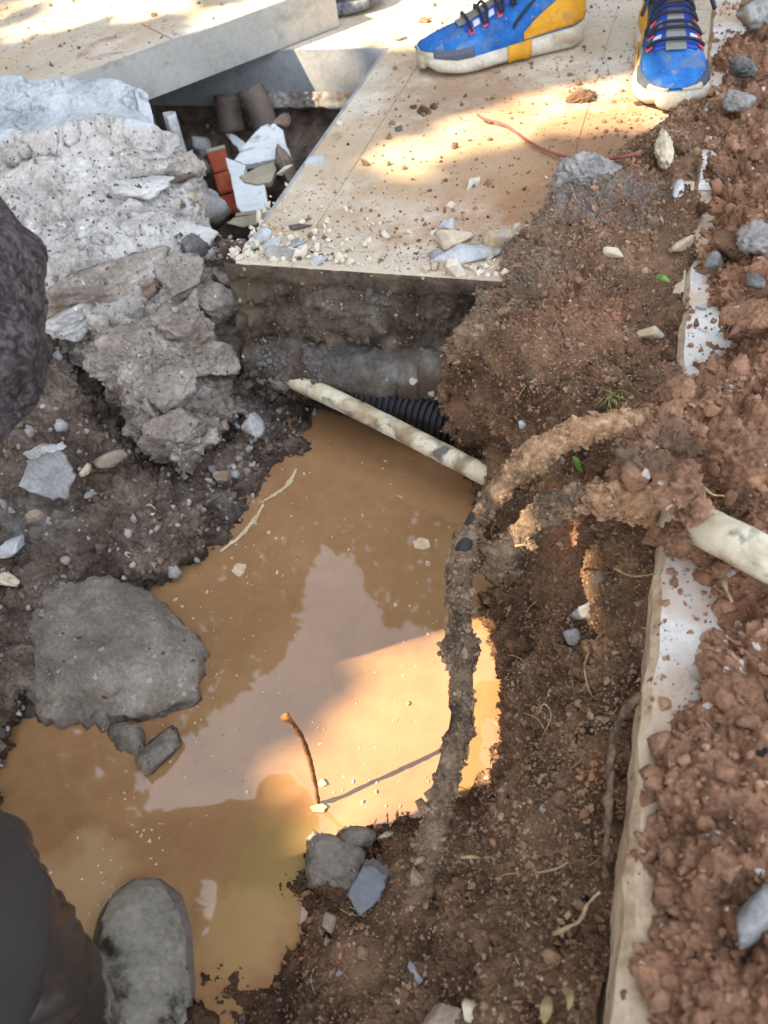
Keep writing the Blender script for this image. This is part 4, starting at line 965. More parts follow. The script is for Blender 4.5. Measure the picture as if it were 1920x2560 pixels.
# ---- mud caked hose hanging over the water and pipe over the kerb
def mudpipe(name, pts, rad, crust, label, core_mat, bulges=(), cat='hose', ncr=2400, gaps=0.0):
    P = path(pts, 150); T = np.linspace(0, 1, len(P))
    R = np.interp(T, np.linspace(0, 1, len(rad)), rad)
    o = empty(name, P[len(P) // 2], label, cat)
    tube('core', P, R, core_mat, o, 18)
    prof = np.ones(len(P))
    for (c, w, a) in bulges: prof += a * np.exp(-((T - c) / w) ** 2)
    def dsp(q):
        bare = np.clip((fbm(q * 17, 3, 104) - .30) * 7, 0, 1)
        return crust * ((np.maximum(.08, -0.05 + 0.8 * fbm(q * 24, 4, 101) + 0.6 * billow(q * 60, 4, 102)) + 0.25 * lumps(q, .006, 103)) * (1 - bare) - .45 * bare)
    v, f, t, d = tube_np(P, R * 0.99 + (prof - 1) * R, 40, None)
    k = len(d); v[:k] += d * dsp(v[:k])[:, None] * np.repeat(np.minimum(prof, 1.6), 40)[:, None]
    ta = np.concatenate([np.repeat(T, 40), [0, 1]])
    me = mesh_mixed('mud_crust', rel(o, v), f, t, True, {'dry': 1 - ta}); mc = link('mud_crust', me, M['mud'], o)
    VV = v[:k].reshape(len(P), 40, 3); DD = d.reshape(len(P), 40, 3)
    a_ = rng.uniform(0, len(P) - 1.001, ncr); b_ = rng.uniform(0, 40, ncr); ai = a_.astype(int); bi = b_.astype(int) % 40; bj = (bi + 1) % 40
    fa = (a_ - ai)[:, None]; fb = (b_ - np.floor(b_))[:, None]
    pp_ = (VV[ai, bi] * (1 - fa) + VV[ai + 1, bi] * fa) * (1 - fb) + (VV[ai, bj] * (1 - fa) + VV[ai + 1, bj] * fa) * fb
    kp = (fbm(pp_ * 45, 2, 109) > -.15) & (fbm(pp_ * 17, 3, 104) < .33); pp_ = pp_[kp]; ai = ai[kp]; bi = bi[kp]
    cr_ = crumbs('mud_crumbs', rel(o, pp_), DD[ai, bi], rng.gamma(1.5, .0006, len(pp_)) + .0005, M['mud'], 1, parent=o)
    at = cr_.data.attributes.new('dry', 'FLOAT', 'POINT'); co = np.empty(len(cr_.data.vertices) * 3, np.float32); cr_.data.vertices.foreach_get('co', co); co = co.reshape(-1, 3)
    Lp = rel(o, P[::6]); dd = ((co[:, None] - Lp[None]) ** 2).sum(-1).argmin(1); at.data.foreach_set('value', (1 - T[::6][dd]).astype(np.float32))
    return o, P
mudpipe('mud_caked_hose', [G(1680, 1050, .01), G(1600, 1060, .034), G(1505, 1066, .040), G(1425, 1090, .034), G(1335, 1140, .014), G(1250, 1222, -.018), G(1185, 1310, -.05), G(1152, 1410, -.06), G(1148, 1530, -.07),
        G(1155, 1680, -.08), G(1150, 1800, -.09), G(1118, 1940, -.108), G(1085, 2080, -.135), G(1052, 2220, -.165), G(1030, 2310, -.2)],
        (.0108, .0106, .0100, .0094, .0086, .0082, .0080, .0080, .0082, .0085, .0092), 0.0042, 'mud caked black hose arching from the kerb down into the muddy water', M['cable'],
        ((.47, .03, .35), (.60, .018, .75), (.87, .02, .3)), ncr=5200)
hp, hP = mudpipe('mud_caked_pipe', [G(1640, 1262, .036), G(1560, 1252, .028), G(1470, 1245, .010), G(1390, 1268, -.012), G(1330, 1310, -.035), G(1290, 1360, -.055), G(1255, 1405, -.07), G(1225, 1440, -.08)],
        (.0115, .0105, .0098, .0095, .0095, .0100, .0115, .0125), 0.0060, 'second mud caked pipe ending in a soil lump over the sunlit hollow', M['brown_pipe'], ((.55, .05, .25), (.9, .06, .5)), cat='pipe', ncr=3200)
pl = path([G(1620, 1255, .005), G(1690, 1285, .022), G(1755, 1315, .044), G(1850, 1362, .060), G(1960, 1420, .060), G(2120, 1500, .046), G(2330, 1590, .012), G(2500, 1650, -.03)], 60)
cpipe = tube('cream_pipe', pl, 0.0150, M['cream_pipe'], None, 26, lambda q: 0.0005 * fbm(q * 50, 3, 105))
tag(cpipe, 'cream plastic pipe with grey stains poking out of the soil heap at right', 'pipe')

# ---- twig standing in the water, its foot, and small floating things
tw = path([G(797, 2018, WZ - .01), G(793, 1990, WZ + .02), G(786, 1950, WZ + .047), G(775, 1905, WZ + .078), G(757, 1850, WZ + .113), G(735, 1815, WZ + .134), G(712, 1790, WZ + .148)], 60)
tr = np.interp(np.linspace(0, 1, len(tw)), [0, .12, .14, .18, .6, .93, 1], [.0012, .0018, .0026, .0019, .0024, .0022, .0038])
tag(tube('twig', tw, tr, surf('twig_bark', [(0.2, srgb(58, 40, 28)), (0.5, srgb(120, 78, 42)), (0.8, srgb(176, 122, 70))], 60, 300, .8), None, 10, lambda q: 0.0008 * fbm(q * 160, 3, 7)), 'thin bent brown twig standing upright in the muddy water', 'twig')
foam = surf('pale_scum', [(0.2, srgb(176, 150, 112)), (0.8, srgb(214, 198, 168))], 60, 300, .5)
def blob(name, pts, z, th, mat, label, cat, group=None, jag=0.0005, seed=0):
    o = plate(name, [G(x, y, z + th) for x, y in pts], th, mat, None, jag=jag, seed=seed); return tag(o, label, cat, group)
blob('floating_leaf', [(577, 1425), (592, 1408), (615, 1410), (612, 1428), (598, 1442)], WZ, .0016, foam, 'small pale leaf floating on the brown water', 'leaf', seed=3)
blob('mud_lump', [(775, 2016), (800, 2006), (818, 2016), (806, 2030), (782, 2030)], WZ, .003, foam, 'pale scum round the foot of the twig', 'scum', seed=4)
for k, pts in enumerate([[(742, 1172), (728, 1198), (705, 1222), (680, 1240), (662, 1252)], [(660, 1262), (640, 1292), (612, 1326), (580, 1356), (552, 1380)]]):
    Pf_ = path([G(x, y, WZ + .0012) for x, y in pts], 60); Tf = nrm(np.gradient(Pf_, axis=0)); Sf = np.cross(Tf, ZUP)
    wf = .0035 * np.sin(np.linspace(.05, .98, len(Pf_)) * math.pi) * (1 + .8 * fbm(Pf_ * 70, 3, 5 + k)); wg = .002 * (1 + fbm(Pf_ * 90, 3, 9))
    vf = np.concatenate([Pf_ - Sf * wf[:, None], Pf_ + ZUP * .001, Pf_ + Sf * wg[:, None]]); nf = len(Pf_)
    ff = np.concatenate([np.stack([np.arange(nf - 1) + a * nf, np.arange(nf - 1) + 1 + a * nf, np.arange(nf - 1) + 1 + (a + 1) * nf, np.arange(nf - 1) + (a + 1) * nf], -1) for a in (0, 1)])
    tag(link('foam_line', mesh_np('foam_line', vf, ff), foam), ['upper short strip of pale foam on the water below the conduit corner', 'longer strip of pale foam on the water right of the boulder'][k], 'foam', 'foam strips at the left bank')
sp = []
for k in range(420):
    x, y = (rng.uniform(560, 1180), rng.uniform(1080, 2040)) if k < 190 else ((rng.normal(640 - 90 * (k % 5) , 60), rng.normal(1330 + 230 * (k % 5), 90)))
    sp.append(G(x, y, WZ + .0002))
crumbs('floating_specks', np.array(sp), np.tile(ZUP, (len(sp), 1)), rng.gamma(1.6, .0005, len(sp)) + .0003, foam, 1, .45)
blob('floating_leaf', [(1032, 1352), (1050, 1344), (1072, 1350), (1076, 1366), (1058, 1374), (1036, 1368)], WZ, .001, foam, 'pale fleck floating near the right bank below the conduit', 'leaf', seed=8)
yl = surf('algae_scum', [(0.3, srgb(150, 122, 50)), (0.8, srgb(172, 146, 70))], 40, 200, .35)

# ---- wet boulder in the left of the water and other large stones
bo = rock('wet_boulder', 255, 1645, -.235, (.125, .165, .085), M['st_wet'], 'large wet grey concrete boulder half sunk in the water at left', 'boulder', seed=44, rot=(0.05, 0.12, 0.35), planes=26, rough=.085, sub=5, sink=.36, sharp=14)
rock('wet_stone', 395, 1890, -.22, (.024, .018, .018), M['st_wet'], 'small wet stone at the near foot of the big boulder', sub=4, rough=.12)
rock('wet_stone', 330, 1870, -.225, (.03, .02, .018), M['st_wet'], 'low wet stone left of the small one at the boulder foot', rough=.12)
tag(plate('concrete_flake', gp([(45, 1215, -.085), (70, 1150, -.068), (135, 1120, -.062), (165, 1140, -.078), (190, 1190, -.098), (165, 1250, -.112), (110, 1240, -.105)]), 0.012, M['st_grey'], None, jag=.002, seed=9), 'grey concrete flake lying on the left soil bank', 'concrete flake')
tag(plate('concrete_flake', gp([(55, 1135, -.058), (100, 1115, -.05), (150, 1108, -.05), (158, 1122, -.054), (110, 1136, -.06), (80, 1148, -.066)]), 0.008, M['st_blue'], None, jag=.002, seed=10), 'thin white edged flake standing above the grey flake', 'concrete flake')
L_ = [('white_stone', 30, 1370, -.14, (.022, .016, .012), 'st_blue', 'white stone at the left edge under the soil bank'),
      ('pale_stone', 14, 1450, -.15, (.014, .012, .01), 'st_cream', 'pale stone low at the left edge below the white stone'),
      ('cream_stone', 380, 1278, -.15, (.013, .008, .006), 'st_cream', 'cream stone on the dark soil above the boulder'),
      ('grey_stone', 552, 1195, -.175, (.016, .012, .011), 'st_grey', 'blue grey stone in the dark soil near the waterline'),
      ('grey_stone', 632, 1062, -.15, (.021, .015, .013), 'st_grey', 'grey stone in the shaded corner left of the conduit'),
      ('pale_stone', 215, 1175, -.105, (.010, .008, .007), 'st_cream', 'small cream stone right of the grey flake'),
      ('brown_stone', 285, 1145, -.105, (.024, .017, .012), 'st_brown', 'rounded grey brown stone on the upper left soil bank'),
      ('tan_stone', 205, 640, .006, (.034, .026, .016), 'st_brown', 'yellowish stone embedded low in the broken concrete block'),
      ('brown_stone', 305, 530, .022, (.032, .022, .012), 'st_brown', 'brown stone embedded high in the broken concrete block'),
      ('ochre_stone', 455, 500, -.006, (.030, .026, .018), 'st_ochre', 'ochre stone in the right edge of the broken concrete block'),
      ('pale_stone', 80, 1290, -.12, (.016, .008, .006), 'st_brown', 'thin grey brown sliver under the grey flake')]
for nme, x, y, z, s, m, lab in L_: rock(nme, x, y, z, tuple(.75 * a for a in s), M[m], lab, sink=.4, rough=.08)
R_ = [('grey_mortar', 1470, 455, .034, (.058, .052, .040), 'st_mortar', 'large rough grey mortar lump on the soil beside the red string', 5, .2),
      ('cream_stone', 1660, 378, .040, (.019, .064, .020), 'st_cream', 'long cream stone lying on the soil beside the kerb', 4, .2),
      ('white_chip', 1698, 470, .03, (.018, .009, .006), 'st_blue', 'white chip between the long cream stone and kerb', 3, .05),
      ('cream_pebble', 1532, 632, .034, (.014, .011, .008), 'st_cream', 'pale yellow pebble on the upper soil bank', 3, .04),
      ('ochre_stone', 1707, 615, .012, (.010, .019, .010), 'st_ochre', 'ochre stone leaning against the kerb', 3, .05),
      ('white_block', 1215, 962, -.085, (.034, .016, .014), 'st_cream', 'white mortar piece under the overhanging bank edge', 4, .1),
      ('pale_crust', 1195, 845, -.055, (.030, .016, .012), 'st_cream', 'pale crust on the nose of the overhanging bank', 4, .12),
      ('grey_stone', 1505, 1462, -.085, (.019, .014, .012), 'st_brown', 'grey tan stone in the bank above the dark one', 4, .06),
      ('grey_stone', 1462, 1535, -.09, (.017, .012, .012), 'st_grey', 'angular grey stone in the middle of the bank', 4, .06),
      ('grey_stone', 1428, 1595, -.095, (.010, .008, .008), 'st_grey', 'small grey stone below the angular one in the bank', 3, .06),
      ('orange_stone', 1625, 835, .004, (.014, .020, .008), 'st_ochre', 'orange fragment on the bank left of the white kerb', 3, .06),
      ('white_speck', 1305, 1065, -.045, (.006, .005, .005), 'st_blue', 'tiny white stone in the brown bank right of the conduit', 3, .05),
      ('white_speck', 1405, 2328, -.08, (.004, .0035, .003), 'st_brown', 'tiny cream stone low on the near bank', 3, .05),
      ('dark_rock', 1850, 175, .042, (.034, .026, .022), 'st_dark', 'dark rock on the soil heap beyond the kerb at top right', 4, .2),
      ('grey_rock', 1835, 258, .032, (.026, .032, .022), 'st_mortar', 'grey rock on the soil heap in front of the dark rock', 4, .2),
      ('grey_rock', 1885, 605, .045, (.042, .026, .020), 'st_mortar', 'grey mortar rock on the heap at the right edge', 4, .22),
      ('blue_stone', 1782, 658, .022, (.018, .013, .011), 'st_grey', 'small blue grey stone on the heap beside the kerb', 3, .06),
      ('blue_stone', 1888, 708, .05, (.014, .011, .010), 'st_dark', 'dark blue stone on the heap near the right edge', 3, .06),
      ('pale_rock', 1890, 40, .045, (.045, .04, .03), 'st_mortar', 'pale rough rock in the top right corner', 4, .24),
      ('red_clod', 1880, 800, .05, (.05, .034, .026), 'redsoil', 'large orange clod on the heap at the right edge', 4, .16),
      ('red_clod', 1850, 620, .03, (.034, .028, .024), 'soil', 'rounded brown clod on the heap left of the grey mortar rock', 4, .2),
      ('red_clod', 1690, 985, .052, (.030, .026, .020), 'redsoil', 'clod on the crest where the heap spills over the kerb', 4, .25),
      ('red_clod', 1860, 1150, .085, (.045, .036, .03), 'redsoil', 'big crumbly clod above the cream pipe', 4, .25),
      ('red_clod', 1700, 1235, .075, (.032, .03, .026), 'redsoil', 'soil clod sitting over the pipe where it crosses the kerb', 4, .28),
      ('red_clod', 1735, 1270, .075, (.026, .022, .02), 'redsoil', 'soil clod resting on the cream pipe where it leaves the heap', 4, .3),
      ('red_clod', 1690, 1345, .04, (.020, .02, .018), 'redsoil', 'small clod clinging under the pipe at the kerb', 4, .28),
      ('soil_lump', 1255, 1425, -.075, (.028, .024, .022), 'mud', 'dark soil lump at the end of the second pipe', 4, .25),
      ('blue_white_stone', 1908, 2275, .040, (.016, .026, .014), 'st_grey', 'pale blue white stone at the lower right edge', 4, .06),
      ('grey_rock', 885, 2095, -.205, (.028, .020, .022), 'st_wet', 'rough wet grey stone at the near end of the water', 4, .16),
      ('grey_rock', 835, 2175, -.205, (.040, .030, .026), 'st_wet', 'broad wet stone just below the rough grey stone', 4, .14),
      ('round_stone', 1105, 2545, -.13, (.016, .014, .013), 'st_brown', 'rounded brown pebble at the bottom edge', 4, .04),
      ('pale_stone', 1180, 2530, -.12, (.014, .012, .007), 'st_cream', 'angular cream stone at the bottom edge beside the pebble', 3, .06),
      ('grey_stone', 1045, 2442, -.155, (.012, .008, .006), 'st_grey', 'small blue grey stone low on the near soil bank', 3, .06),
      ('tan_stone', 820, 2305, -.185, (.011, .009, .007), 'st_brown', 'small tan stone under the slate piece', 3, .06),
      ('orange_stone', 968, 2088, -.2, (.009, .006, .005), 'st_ochre', 'tiny orange stone on the near shore', 3, .06)]
ROT = {'long cream stone lying on the soil beside the kerb': (.1, .1, -.30)}
for nme, x, y, z, s, m, lab, sub, ro in R_: rock(nme, x, y, z, tuple(.72 * a for a in s), M[m], lab, rot=ROT.get(lab), sink=.35, rough=ro, sub=sub, planes=12 if ro < .15 else 22, sharp=18 if ro < .15 else 8, cat='soil clod' if 'clod' in nme or 'lump' in nme else 'stone')
tag(plate('slate_piece', gp([(868, 2240, -.168), (905, 2170, -.150), (930, 2165, -.150), (968, 2190, -.155), (952, 2245, -.165), (900, 2290, -.18)]), 0.012, surf('slate', [(0.2, srgb(88, 92, 96)), (0.8, srgb(118, 122, 124))], 14, 160, .6, ((120, .15, .001),)), None, jag=.001, seed=12), 'smooth dark grey slate piece on the near shore', 'slate')
tag(plate('concrete_patch', gp([(1740, 770, .001), (1768, 760, .001), (1765, 775, .001)]), -.002, M['st_blue'], None), 'white crumb on the kerb between soil patches', 'chip')

# clods lying on the heap and on the kerb
HOK = np.where((hq @ DU < 1.05) & (hq @ DV < .45) & (hq @ DV > KV + .075))[0]
for k in range(30):
    i = int(rng.choice(HOK)); s = min(.016, float(rng.gamma(4, .0024) + .005))
    me = rock_mesh('soil_clod', (s, s * .85, s * .75), 500 + k % 9, 4, 24, .30, 7)
    o = link('soil_clod', me, M['redsoil']); o.location = hq[i] + hn[i] * s * .35; o.rotation_euler = tuple(rng.uniform(0, 6.28, 3))
    tag(o, 'rounded red brown clod on the soil heap along the kerb', 'soil clod', 'clods on the soil heap')
for k in range(26):
    i = int(rng.integers(0, len(rq))); s = float(rng.gamma(4, .0016) + .004)
    me = rock_mesh('soil_clod', (s, s * .85, s * .75), 700 + k % 7, 3, 24, .42, 7)
    o = link('soil_clod', me, M['soil']); o.location = rq[i] + rn[i] * s * .3; o.rotation_euler = tuple(rng.uniform(0, 6.28, 3))
    tag(o, 'small brown clod on the bank between kerb and water', 'soil clod', 'clods on the soil bank')

# ---- roots, grass and leaves
rootm = surf('dry_root', [(0.2, srgb(120, 98, 70)), (0.6, srgb(170, 146, 110)), (0.9, srgb(196, 174, 138))], 40, 200, .85)
RT = [([(1632, 1735, -.006), (1590, 1748, -.018), (1548, 1800, -.026), (1530, 1880, -.03), (1524, 1980, -.03), (1518, 2090, -.032), (1512, 2200, -.06)], .0036, 'thick tan root running down beside the kerb', 8),
      ([(1478, 1615, -.07), (1462, 1660, -.065), (1466, 1700, -.065), (1480, 1740, -.07), (1500, 1752, -.07)], .0009, 'thin pale hair root hanging in front of the dark hollow', 5),
      ([(1345, 1785, -.1), (1360, 1760, -.095), (1378, 1790, -.095), (1352, 1850, -.1)], .0007, 'thin pale root looping on the middle of the bank', 5),
      ([(1330, 2160, -.085), (1345, 2180, -.08), (1395, 2170, -.075), (1420, 2155, -.07)], .0011, 'bent pale root on the lower bank', 5),
      ([(1385, 2335, -.085), (1420, 2318, -.066), (1450, 2300, -.058), (1470, 2260, -.05), (1500, 2230, -.045)], .0016, 'forked root reaching to the kerb face near the bottom', 6),
      ([(1290, 1365, -.03), (1310, 1362, -.022), (1335, 1368, -.02)], .0016, 'short pale straw sticking from the second mud caked pipe', 5),
      ([(1720, 1170, .07), (1752, 1210, .078), (1780, 1235, .078), (1810, 1240, .076)], .0012, 'pale bent rootlet on the heap above the pipe', 5),
      ([(1810, 1430, .03), (1815, 1470, .034), (1830, 1505, .034)], .0018, 'pale curved root on the soil right of the white kerb', 6),
      ([(1535, 1420, -.03), (1580, 1440, -.02), (1640, 1435, .004)], .0012, 'thin rootlet stretched from the bank to the kerb', 5)]
for pts, r, lab, sg in RT:
    P = path(gp(pts), 50); tag(tube('root', P, np.linspace(r, r * .6, len(P)), rootm if r < .003 else M['mud'], None, sg, lambda q: r * .55 * fbm(q * 110, 3, 4)), lab, 'root')
def leafmat(nm, c):
    m = flat(nm, c, .5, .4); return m
gl = leafmat('green_leaf', (112, 164, 66)); gy = leafmat('yellow_leaf', (158, 142, 98)); gd = leafmat('dry_grass', (140, 132, 80))
def leaf(pts, w, mat, name, label, cat='leaf', group=None):
    P = path(gp(pts), 12); T = nrm(np.gradient(P, axis=0)); S = nrm(np.cross(T, nrm(CP - P))); t = np.linspace(0, 1, len(P))
    ww = w * np.sin(np.clip(t * .92 + .08, 0, 1) * math.pi) ** .7; Nn = np.cross(S, T)
    v = np.concatenate([P - S * ww[:, None], P + Nn * (ww * .25)[:, None] * -1, P + S * ww[:, None]]); n = len(P)
    f = np.concatenate([np.stack([np.arange(n - 1) + a * n, np.arange(n - 1) + 1 + a * n, np.arange(n - 1) + 1 + (a + 1) * n, np.arange(n - 1) + (a + 1) * n], -1) for a in (0, 1)])
    o = link(name, mesh_np(name, v, f), mat); s = o.modifiers.new('s', 'SOLIDIFY'); s.thickness = .0006; bake(o)
    return tag(o, label, cat, group)
leaf([(1640, 690, .034), (1658, 694, .038), (1676, 706, .034)], .0028, gl, 'green_leaf', 'fresh green leaf lying on the upper soil bank')
leaf([(1432, 1142, -.012), (1442, 1152, -.012), (1448, 1170, -.018), (1458, 1178, -.022)], .0026, gl, 'green_leaf', 'green sprout below the bend of the mud caked hose')
leaf([(1372, 2490, -.04), (1366, 2520, -.035), (1360, 2560, -.045)], .0036, gy, 'yellow_leaf', 'yellowing leaf at the bottom edge of the near bank')
leaf([(1405, 2470, -.04), (1425, 2490, -.03), (1420, 2530, -.03)], .0026, gy, 'dry_leaf', 'pale curled dry leaf right of the yellow one')
leaf([(1150, 2145, -.085), (1175, 2142, -.08), (1205, 2146, -.085)], .0012, gy, 'dry_leaf', 'thin straw flake beside the lower end of the hose')
gr = empty('grass_tuft', G(1505, 1000, 0), 'small tuft of half dry grass on the bank beside the kerb', 'grass')
for k in range(14):
    a = rng.uniform(-2.6, .3); L = rng.uniform(25, 85)
    x0, y0 = 1525 + rng.normal(0, 14), 985 + rng.normal(0, 9)
    P = path([G(x0, y0, .0), G(x0 + math.cos(a) * L * .5, y0 - math.sin(a) * L * .35, .014), G(x0 + math.cos(a) * L, y0 - math.sin(a) * L * .6 + 12, .004)], 10)
    tube('blade', P, np.linspace(.0011, .0004, len(P)), gd, gr, 5)

vs_, qs_, ts_ = [], [], []; off = 0
for k in range(170):
    i = int(rng.integers(0, len(rq))); o_ = rq[i] + rn[i] * .001; L = float(rng.uniform(.006, .03)); d_ = nrm(rn[i] + rng.normal(0, 1.1, 3)); d2_ = nrm(d_ + rng.normal(0, .8, 3) - ZUP * .3)
    v, f, t, _ = tube_np(path([o_, o_ + d_ * L * .5 + rn[i] * .002, o_ + d_ * L * .5 + d2_ * L * .5], 7), np.full(len(path([o_, o_ + d_ * L * .5, o_ + d2_ * L], 7)), float(rng.uniform(.00022, .0005))), 4)
    vs_.append(v); qs_.append(f + off); ts_.append(t + off); off += len(v)
hair = link('root_hairs', mesh_mixed('root_hairs', np.concatenate(vs_), np.concatenate(qs_), np.concatenate(ts_)), rootm); hair['kind'] = 'stuff'

# ================================================================== PEOPLE
def remesh_body(name, chains, mat, parent, voxel=.011, smooth=6, disp=None, attrs=None):
    vs, fs = [], []; off = 0
    for pts, rad in chains:
        P = path(pts, 40); R = np.interp(np.linspace(0, 1, len(P)), np.linspace(0, 1, len(rad)), rad)
        v, q, t, _ = tube_np(P, R, 20)
        f = np.concatenate([q[:, [0, 1, 2]], q[:, [0, 2, 3]], t]); vs.append(v); fs.append(f + off); off += len(v)
        for e, r in ((P[0], R[0]), (P[-1], R[-1])):
            iv, jf = ICO[3]; vs.append(iv * r * .98 + e); fs.append(jf + off); off += len(iv)
    o = link(name, mesh_np(name, rel(parent, np.concatenate(vs)) if parent else np.concatenate(vs), np.concatenate(fs)), None, parent)
    r = o.modifiers.new('r', 'REMESH'); r.mode = 'VOXEL'; r.voxel_size = voxel; r.use_smooth_shade = True
    s = o.modifiers.new('s', 'SMOOTH'); s.iterations = smooth; s.factor = .5
    bake(o)
    if disp is not None or attrs is not None:
        me = o.data; n = len(me.vertices); co = np.empty(n * 3, np.float32); me.vertices.foreach_get('co', co); co = co.reshape(-1, 3).astype(float)
        no = np.empty(n * 3, np.float32); me.vertex_normals.foreach_get('vector', no); no = no.reshape(-1, 3)
        w = co + (np.array(parent.location) if parent else 0)
        if disp is not None: co = co + no * disp(w)[:, None]; me.vertices.foreach_set('co', co.astype(np.float32).ravel())
        if attrs is not None:
            for k_, fn in attrs.items():
                at = me.attributes.new(k_, 'FLOAT', 'POINT'); at.data.foreach_set('value', fn(w).astype(np.float32))
        me.update()
    o.data.polygons.foreach_set('use_smooth', np.ones(len(o.data.polygons), bool))
    o.data.materials.clear(); o.data.materials.append(mat)
    return o
def fleece_mat():
    m, nt, b = newmat('dark_fleece'); v = vec_of(nt)
    n1 = noise(nt, v, 150, 3, .7, 1.2); n2 = noise(nt, v, 34, 4, .6)
    r = ramp(nt, [(.30, srgb(28, 25, 28)), (.46, srgb(56, 51, 53)), (.60, srgb(98, 91, 92)), (.72, srgb(140, 132, 130))])
    nt.links.new(math_n(nt, 'ADD', math_n(nt, 'MULTIPLY', n1, .72), math_n(nt, 'MULTIPLY', n2, .28)), r.inputs['Fac']); nt.links.new(r.outputs['Color'], b.inputs['Base Color'])
    bn = nt.nodes.new('ShaderNodeBump'); bn.inputs['Strength'].default_value = .9; bn.inputs['Distance'].default_value = .004
    nt.links.new(n1, bn.inputs['Height']); nt.links.new(bn.outputs['Normal'], b.inputs['Normal'])
    b.inputs['Roughness'].default_value = .95; b.inputs['Specular IOR Level'].default_value = .15
    return m
def knit_mat():
    m, nt, b = newmat('dark_knit'); v = vec_of(nt)
    w = nt.nodes.new('ShaderNodeTexWave'); w.inputs['Scale'].default_value = 130; w.inputs['Distortion'].default_value = 1.5; w.bands_direction = 'Z'; nt.links.new(v, w.inputs['Vector'])
    r = ramp(nt, [(.2, srgb(30, 27, 27)), (.8, srgb(60, 55, 53))]); nt.links.new(w.outputs['Fac'], r.inputs['Fac']); nt.links.new(r.outputs['Color'], b.inputs['Base Color'])
    bn = nt.nodes.new('ShaderNodeBump'); bn.inputs['Strength'].default_value = .3; bn.inputs['Distance'].default_value = .001
    nt.links.new(w.outputs['Fac'], bn.inputs['Height']); nt.links.new(bn.outputs['Normal'], b.inputs['Normal'])
    b.inputs['Roughness'].default_value = .9
    return m
kn = empty('person', (-.30, -.1, -.25), 'crouching person in dark trousers and a muddy rubber boot at the left edge', 'person')
hip = np.array([-.36, -.36, .10])
fold = lambda w: .008 * fbm(w * 12, 4, 61) + .004 * np.abs(fbm(w * 22, 3, 69)) + .0018 * fbm(w * 40, 2, 62)
remesh_body('trousers', [([hip, [-.35, -.16, .17], [-.325, .06, .20], D(-150, 2150, .43) + np.array([-.02, 0, .02])], (.105, .095, .075, .058)),
                         ([D(-150, 2150, .43) + np.array([-.02, 0, .02]), D(-140, 2330, .46), D(-120, 2480, .50)], (.058, .056, .056)),
                         ([hip + [-.06, 0, .03], [-.36, -.12, .28], [-.32, .16, .31], D(-175, 800, .5)], (.105, .095, .075, .052)),
                         ([D(-175, 800, .5), [-.47, .42, .15], [-.57, .40, .04]], (.05, .046, .042)),
                         ([hip, hip + [-.06, 0, .06], hip + [-.03, -.06, .14]], (.12, .13, .13))], knit_mat(), kn, .010, 5, fold)
# fleece cuff seen on the forward knee
Pf = path([D(-115, 500, .53), D(-90, 640, .50), D(-76, 800, .485), D(-84, 960, .49), D(-120, 1100, .51)], 50)
v_, q_, t_, d_ = tube_np(Pf, np.interp(np.linspace(0, 1, len(Pf)), [0, .25, .5, .75, 1], [.024, .043, .049, .043, .022]), 60, lambda q: .006 * fbm(q * 13, 3, 64) + .0018 * fbm(q * 70, 4, 65) + .004 * np.sin(q[:, 2] * 120 + 5 * pnoise(q * 14, 66)))
link('fleece_knee', mesh_mixed('fleece_knee', rel(kn, v_), q_, t_), fleece_mat(), kn)
def boot_mat():
    m, nt, b = newmat('muddy_boot'); v = vec_of(nt)
    a = nt.nodes.new('ShaderNodeAttribute'); a.attribute_name = 'mud'
    n1 = noise(nt, v, 28, 6, .65); n2 = noise(nt, v, 170, 4, .65)
    r1 = ramp(nt, [(.3, srgb(96, 92, 80)), (.5, srgb(134, 128, 114)), (.7, srgb(166, 156, 140))]); nt.links.new(math_n(nt, 'ADD', math_n(nt, 'MULTIPLY', n1, .5), math_n(nt, 'MULTIPLY', n2, .5)), r1.inputs['Fac'])
    r2 = ramp(nt, [(.3, srgb(46, 40, 36)), (.7, srgb(66, 58, 52))]); nt.links.new(n1, r2.inputs['Fac'])
    s = nt.nodes.new('ShaderNodeMapRange'); s.inputs['From Min'].default_value = .42; s.inputs['From Max'].default_value = .55
    nt.links.new(math_n(nt, 'ADD', math_n(nt, 'MULTIPLY', a.outputs['Fac'], .6), math_n(nt, 'MULTIPLY', math_n(nt, 'SUBTRACT', n1, .5), 1.1)), s.inputs['Value'])
    nt.links.new(mixc(nt, s.outputs['Result'], r2.outputs['Color'], r1.outputs['Color']), b.inputs['Base Color'])
    ro = nt.nodes.new('ShaderNodeMapRange'); ro.inputs['To Min'].default_value = .38; ro.inputs['To Max'].default_value = .85; nt.links.new(s.outputs['Result'], ro.inputs['Value']); nt.links.new(ro.outputs['Result'], b.inputs['Roughness'])
    bn = nt.nodes.new('ShaderNodeBump'); bn.inputs['Strength'].default_value = .4; bn.inputs['Distance'].default_value = .002
    nt.links.new(n2, bn.inputs['Height']); nt.links.new(bn.outputs['Normal'], b.inputs['Normal'])
    return m
tz = -.19
bt = np.array([-.272, .262, tz]); bh = np.array([-.262, .0, tz])
def bp(t, dz=0, dx=0): return bh + (bt - bh) * t + np.array([dx, 0, dz])
